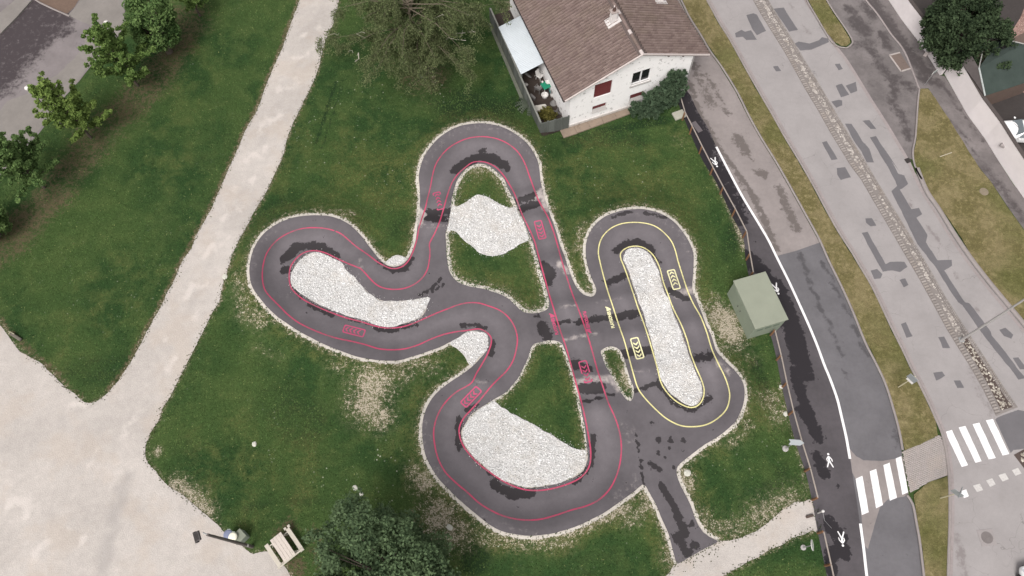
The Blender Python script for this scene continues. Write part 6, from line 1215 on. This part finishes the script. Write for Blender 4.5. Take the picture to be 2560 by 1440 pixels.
# row along the car park (base points hidden under the crowns)
plume_tree((345,215), 6.8, 2.9, 'slender tree with a tall leafy plume beside the pale pavement lamp', 3, M_LEAF_G)
plume_tree((228,345), 6.7, 2.5, 'yellow-green topped tree with two leafy spires by the globe lamp', 5, M_LEAF_Y)
plume_tree((112,470), 5.8, 2.7, 'darker green broad tree below the yellow-green topped one', 8, M_LEAF_D, low=1.3)
dome_tree((424,130), 6.4, 1.75, 'dense egg-shaped tree at the end of the pale pavement', 21, M_LEAF_D, 140, 90, .14, 'young_tree', .52, .5)
plume_tree((500,40), 5.0, 1.5, 'partly cut-off small tree at the top edge above the brown soil', 12, M_LEAF_G, dens=.7)
dome_tree((-4,588), 4.2, 1.25, 'dark tree cut off at the picture edge below the car park row', 23, M_LEAF_D, 110, 85, .14, 'young_tree', .5, .5)
for n_ in ('young_tree',):
    for o in bpy.data.objects:
        if o.name.startswith(n_) and o.parent is None: o['group'] = 'young trees along the car park'
# big tree at the lower edge, dark tree behind the wall
M_LEAF_B = leaf_mat('grey_green_lime_leaves', (.046, .078, .040), (.185, .260, .132), .4); M_LEAF_E = leaf_mat('dark_evergreen_leaves', (.010, .019, .010), (.070, .102, .050), .2)
dome_tree((1010,1474), 7.6, 3.65, 'large round grey-green tree beside the lower hairpin', 31, M_LEAF_B, 720, 92, .125, 'lime_tree', .55, .58)
dome_tree((2362,128), 5.2, 3.1, 'dark glossy evergreen tree overhanging the white wall', 33, M_LEAF_E, 400, 85, .14, 'evergreen_tree', .5, .5)
# house shrub, potted bush, fern by the fence
def shrub(px, z0, rx, ry, h, label, seed, mat, n_cl, per, leaf, name='shrub', cat='shrub', spike=0.0, base=None, rz=0.0):
    r = np.random.default_rng(seed); t = thing(name, label, cat, base if base is not None else Q(*px), rz); cs = []
    for _ in range(n_cl):
        d = r.normal(size=3); d /= np.linalg.norm(d); rr = r.uniform(.25, 1) ** .5; p = np.array([d[0] * rx * rr, d[1] * ry * rr, h * .48 + d[2] * h * .52 * rr])
        p[2] = max(p[2], .1); cs.append(p)
    m = MB(); limbs(m, (0, 0, 0), cs[:: max(1, n_cl // 12)], .035, r); m.build('stems', M_BARK, t); V, F, tn = leaf_cloud(cs, per, .32, leaf, r, .35, 2.6, spike); mesh_obj('foliage', V, F, mat, t, attrs=dict(tint=tn)); return t
M_LEAF_S = leaf_mat('bluish_dark_shrub_leaves', (.022, .046, .026), (.125, .175, .105), .3); M_LEAF_P = leaf_mat('mossy_yellow_leaves', (.05, .048, .012), (.19, .17, .05)); M_FERN = leaf_mat('grey_green_fronds', (.045, .060, .045), (.13, .15, .11))
def spray_shrub(base, rz, arms, label, seed, mat):
    """loose shrub: arching branches clothed in narrow leaves; arms = (tip x, y, z)"""
    r = np.random.default_rng(seed); t = thing('shrub', label, 'shrub', base, rz); m = MB(); cs = []; ss = []
    for (x, y, z) in arms:
        tip = np.array([x, y, z]); mid = tip * .5 + np.array([0, -.1, .35]); P = [np.zeros(3), mid * .55, mid, tip]; m.tube(P, [.03, .024, .016, .005], 5, cap=False)
        for s_ in np.linspace(.18, 1.04, 11):
            q_ = (1 - s_) ** 2 * P[0] + 2 * s_ * (1 - s_) * mid + s_ ** 2 * tip
            for _ in range(2): cs.append(q_ + r.normal(size=3) * [.18, .14, .16]); ss.append(.34 - .18 * s_)
    m.build('stems', M_BARK, t); V, F, tn = leaf_cloud(cs, 40, np.array(ss), .11, r, .3, 3.0, -.25); mesh_obj('foliage', V, F, mat, t, attrs=dict(tint=tn))
_r = np.random.default_rng(5)
spray_shrub(H3(6.7, -.75), HA, [(-1.6, -.1, .7), (-1.3, .1, 1.25), (-.9, -.5, 1.2), (-.6, .15, 1.7), (-.3, -.6, 1.0), (.1, .1, 2.0), (.4, -.3, 1.6), (.8, .05, 2.2), (-1.0, -.7, .6), (.5, -.8, .7), (0, -.9, .6)], 'dark low shrub growing against the white gable', 41, M_LEAF_S)
spray_shrub(H3(7.7, -.6), HA, [(-.3, .1, 2.2), (.1, .15, 2.7), (.5, .2, 3.1), (.9, .15, 3.2), (1.3, .2, 3.1), (1.6, .1, 2.7), (1.0, -.3, 2.6), (.4, -.4, 2.3), (1.5, -.3, 2.0), (1.3, -.5, 1.3), (.2, -.6, 1.2), (.8, -.7, .9)], 'taller feathery shrub at the white gable corner', 42, M_LEAF_S)
shrub((1369,291), 0, .55, .5, .75, 'mossy yellow-green bush in the yard corner', 43, M_LEAF_P, 40, 30, .10, 'potted_bush', 'bush', base=yp(zz((540,1020)), .35))
def frond_plant(px, n, L, label, seed, mat):
    r = np.random.default_rng(seed); t = thing('fern', label, 'plant', Q(*px), 0)
    for k in range(n):
        a = 2.3 + 2.6 * k / n + r.uniform(-.2, .2); d = np.array([math.cos(a), math.sin(a), 0]); pts = [d * L * s * (1 - .1 * s) + np.array([0, 0, .35 + .75 * s - 1.0 * s * s]) for s in np.linspace(0, 1, 9)]
        sd_ = np.array([-d[1], d[0], 0]); V = [p_ for p_ in pts]; F = []
        for s_ in (-1, 1):
            for i in range(8):
                w_ = .20 * (1.05 - i / 8.5) + .03; V.append(pts[i] * .4 + pts[i + 1] * .6 + d * .06 + sd_ * s_ * w_ + [0, 0, .02]); F.append((i, i + 1, len(V) - 1) if s_ > 0 else (i + 1, i, len(V) - 1))
        mesh_obj('frond', V, F, mat, t, attrs=dict(tint=np.full(len(V), r.uniform(.2, .9))))
frond_plant((1323,268), 11, 1.25, 'grey-green spreading fern at the outer side of the panel fence', 51, M_FERN)
# weeping birch: sparse crown of hanging twigs, pale limbs
def weeping_tree(px, h, rad, label, seed):
    r = np.random.default_rng(seed); t = thing('weeping_birch', label, 'tree', Q(*px), 0); tw = MB(); cs = []; pal = MB()
    tw.tube([(0, 0, 0), (.1, .1, h * .35), (-.1, .2, h * .7), (0, .3, h * .95)], [.22, .17, .10, .03], 9)
    for k in range(46):
        a = k * 2.4 + r.uniform(-.3, .3); z0 = h * r.uniform(.35, .92); L = rad * r.uniform(.35, 1.12) * (1.15 - .35 * z0 / h); d = np.array([math.cos(a), math.sin(a), 0]); p0 = np.array([0, .15, z0]); p1 = p0 + d * L * .55 + [0, 0, .9]; p2 = p0 + d * L + [0, 0, r.uniform(.2, .9)]
        tw.tube([p0, p0 * .5 + p1 * .5 + r.normal(size=3) * .12, p1, p2], [.045, .035, .022, .008], 5, cap=False)
        for j in range(11):
            s_ = r.uniform(.25, 1.1); sd_ = np.array([-d[1], d[0], 0]) * r.normal() * .55; b = p0 + d * L * s_ + np.array([0, 0, .8 * math.sin(s_ * 2.4)]) + r.normal(size=3) * .15; e = b + d * r.uniform(.2, .8) + sd_ * 1.3 + np.array([0, 0, -r.uniform(.3, 1.3)])
            tw.tube([b, b * .5 + e * .5 + d * .12 + [0, 0, .1], e], [.010, .007, .003], 3, cap=False)
            for q_ in np.linspace(.05, 1, 6): cs.append(b + (e - b) * q_ + d * .12 * math.sin(q_ * 3.1))
    for k in range(22):
        a = r.uniform(0, 6.28); z = h * r.uniform(.4, .85); rr = rad * r.uniform(.25, 1.0); p = np.array([rr * math.cos(a), rr * math.sin(a), z]); q_ = p + np.array([r.normal() * .5, r.normal() * .5, .2]); q2 = q_ + np.array([r.normal() * .35, r.normal() * .35, -.1]); w0 = .045 if k == 0 else r.uniform(.012, .026)
        pal.tube([p, p * .5 + q_ * .5 + r.normal(size=3) * .08, q_, q2], [w0, w0 * .9, w0 * .7, w0 * .3], 5, cap=False)
    tw.build('trunk', M_TWIG, t); pal.build('pale_limbs', M_PALEBARK, t)
    V, F, tn = leaf_cloud(cs, 30, .36, .070, r, .3, 2.0, .3); mesh_obj('crown', V, F, leaf_mat('dull_olive_birch_leaves', (.072, .098, .042), (.235, .270, .128), .45), t, attrs=dict(tint=tn))
M_TWIG = speckled('brown_twigs', (.14, .115, .085), .3, 9)
weeping_tree((1050,165), 8.0, 6.0, 'sparse weeping birch with pale bare limbs left of the house', 61)
for o in bpy.data.objects:
    if o.name == 'weeping_birch': o['label'] = 'sparse weeping birch with pale bare limbs between path and house'

# ================================================================== TUFTS where mown grass meets gravel (uncountable)
def tufts(lines, per_m, spread, hgt, name, label, mat, seed, off_track=False):
    r = np.random.default_rng(seed); Ps = []
    for l_ in lines:
        P, T = resamp(l_, 1.0 / per_m); n = np.stack([-T[:, 1], T[:, 0]], 1); Ps.append(P + n * (r.normal(size=len(P)) * spread)[:, None] + r.normal(size=P.shape) * .05)
    P = np.concatenate(Ps)
    if off_track: P = P[~inside(P, out_l)]
    b = lift(P, .02); n = len(P); V = []; 
    for k in range(3):
        a = r.uniform(0, 6.28, n); w_ = r.uniform(.02, .05, n); h_ = hgt * r.uniform(.5, 1.3, n); ln_ = r.uniform(.3, 1.2, n) * h_
        d = np.stack([np.cos(a), np.sin(a), np.zeros(n)], 1); s_ = np.stack([-np.sin(a), np.cos(a), np.zeros(n)], 1)
        V.append(np.stack([b - s_ * w_[:, None], b + s_ * w_[:, None], b + d * ln_[:, None] + np.array([0, 0, 1]) * h_[:, None]], 1))
    V = np.concatenate(V).reshape(-1, 3); F = np.arange(len(V), dtype=np.int32).reshape(-1, 3); o = mesh_obj(name, V, F, mat, attrs=dict(tint=np.repeat(r.uniform(0, 1, len(F)), 3))); return tag(o, label, 'grass', None, 'stuff')
M_TUFT = leaf_mat('grass_blades', (.030, .056, .018), (.11, .13, .045), .25)
tufts([np.concatenate([loop(PATH_R[:36], .3, 0, False)]), loop(PATH_L[:34], .3, 0, False), np.concatenate([lowp_l, lowp_l[:1]])], 15, .10, .06, 'grass_tufts', 'ragged grass blades along the gravel path edges', M_TUFT, 71)
tufts([np.concatenate([out_l, out_l[:1]]) + 0] * 1, 22, .42, .06, 'verge_grass_tufts', 'scattered grass blades in the pale verge round the track', M_TUFT, 72, True)

# fine blades over the whole lawn, so that it reads as grass and not as a painted sheet (uncountable)
def blade_mat():
    t = NT('lawn_blades', .9, .08); n1 = t.noise(.13, 4, .55, 'World', .3); n2 = t.noise(.6, 5, .65, 'World', .4); r = t.attr('tint')
    c = t.mix(t.step(n1, .40, .60), (.026, .056, .017), (.047, .081, .024)); c = t.mix(t.step(n2, .42, .64, 0, .62), c, (.067, .100, .031)); c = t.mix(t.step(r, .84, 1.0, 0, .7), c, (.14, .145, .06))
    return t.done(t.bright(c, t.math('MULTIPLY_ADD', r, 1.1, .55)))
def lawn_blades(n, seed):
    r = np.random.default_rng(seed); P = np.stack([r.uniform(-47, 25, n), r.uniform(1.5, 50, n)], 1)
    poly = np.array([q_[:2] for q_ in (Q(-60, 560), Q(-60, 1500), Q(2080, 1500), Q(2062, 1414), Q(2013, 1177), Q(1955, 968), Q(1905, 790), Q(1864, 650), Q(1829, 538), Q(1748, 384), Q(1690, 245), Q(1420, 330), Q(1345, 340), Q(1225, 50), Q(1225, -40), Q(560, -40), Q(320, 110), Q(0, 440))])
    P = P[inside(P, poly)]; P = P[~inside(P, plaza_l[::3])]; P = P[~inside(P, lowp_l[::2])]
    ins = inside(P, out_l[::2])
    for k in isl: ins &= ~inside(P, isl[k][::2])
    P = P[~ins]
    for b_ in (GRAV_TOP, GRAV_LOW, ISL_LEFT, ISL_RIGHT, GRAV_TONGUE, GRAV_NOOK): P = P[~inside(P, loop(b_, .5))]
    P = P[(strokes(P, BARE) < r.uniform(.15, .9, len(P))) & (strokes(P, DRY) < r.uniform(.2, .9, len(P)))]
    d = np.minimum(segdist(P, out_l[::4], True)[0], 9); P = P[d > r.uniform(.12, .7, len(P))]
    n = len(P); b = lift(P, .0); a = r.uniform(0, 6.28, n); w_ = r.uniform(.02, .045, n); L = r.uniform(.05, .16, n)
    dd = np.stack([np.cos(a), np.sin(a), np.zeros(n)], 1); s_ = np.stack([-np.sin(a), np.cos(a), np.zeros(n)], 1)
    V = np.stack([b - s_ * w_[:, None], b + s_ * w_[:, None], b + dd * L[:, None] + np.array([0, 0, 1]) * r.uniform(.02, .07, n)[:, None]], 1).reshape(-1, 3)
    o = mesh_obj('lawn_blades', V, np.arange(3 * n, dtype=np.int32).reshape(-1, 3), blade_mat(), attrs=dict(tint=np.repeat(r.beta(1.6, 2.0, n), 3)))
    tag(o, 'mown green grass blades covering the lawns around the track', 'grass', None, 'stuff')
lawn_blades(330000, 81)
# stones kicked out of the beds onto the asphalt (uncountable grit)
def grit(lines, n, seed):
    r = np.random.default_rng(seed); L = np.concatenate(lines); i = r.integers(0, len(L), n); P = L[i] + r.normal(size=(n, 2)) * .14 + r.uniform(-.12, .12, (n, 2)); m = MB()
    for p in lift(P, .056):
        s_ = r.uniform(.010, .030); m.cur = r.uniform(.3, 1); m.add([(p[0] + s_, p[1], p[2]), (p[0], p[1] + s_, p[2]), (p[0] - s_, p[1], p[2]), (p[0], p[1] - s_, p[2]), (p[0], p[1], p[2] + s_ * .9)], [(0, 1, 4), (1, 2, 4), (2, 3, 4), (3, 0, 4)])
    o = m.build('loose_grit', M_STONE); tag(o, 'loose pale grit spilled from the stone beds onto the track', 'grit', None, 'stuff')
grit([isl['left'], isl['right'], loop(GRAV_LOW, .3), loop(GRAV_TOP, .3)], 1500, 91)
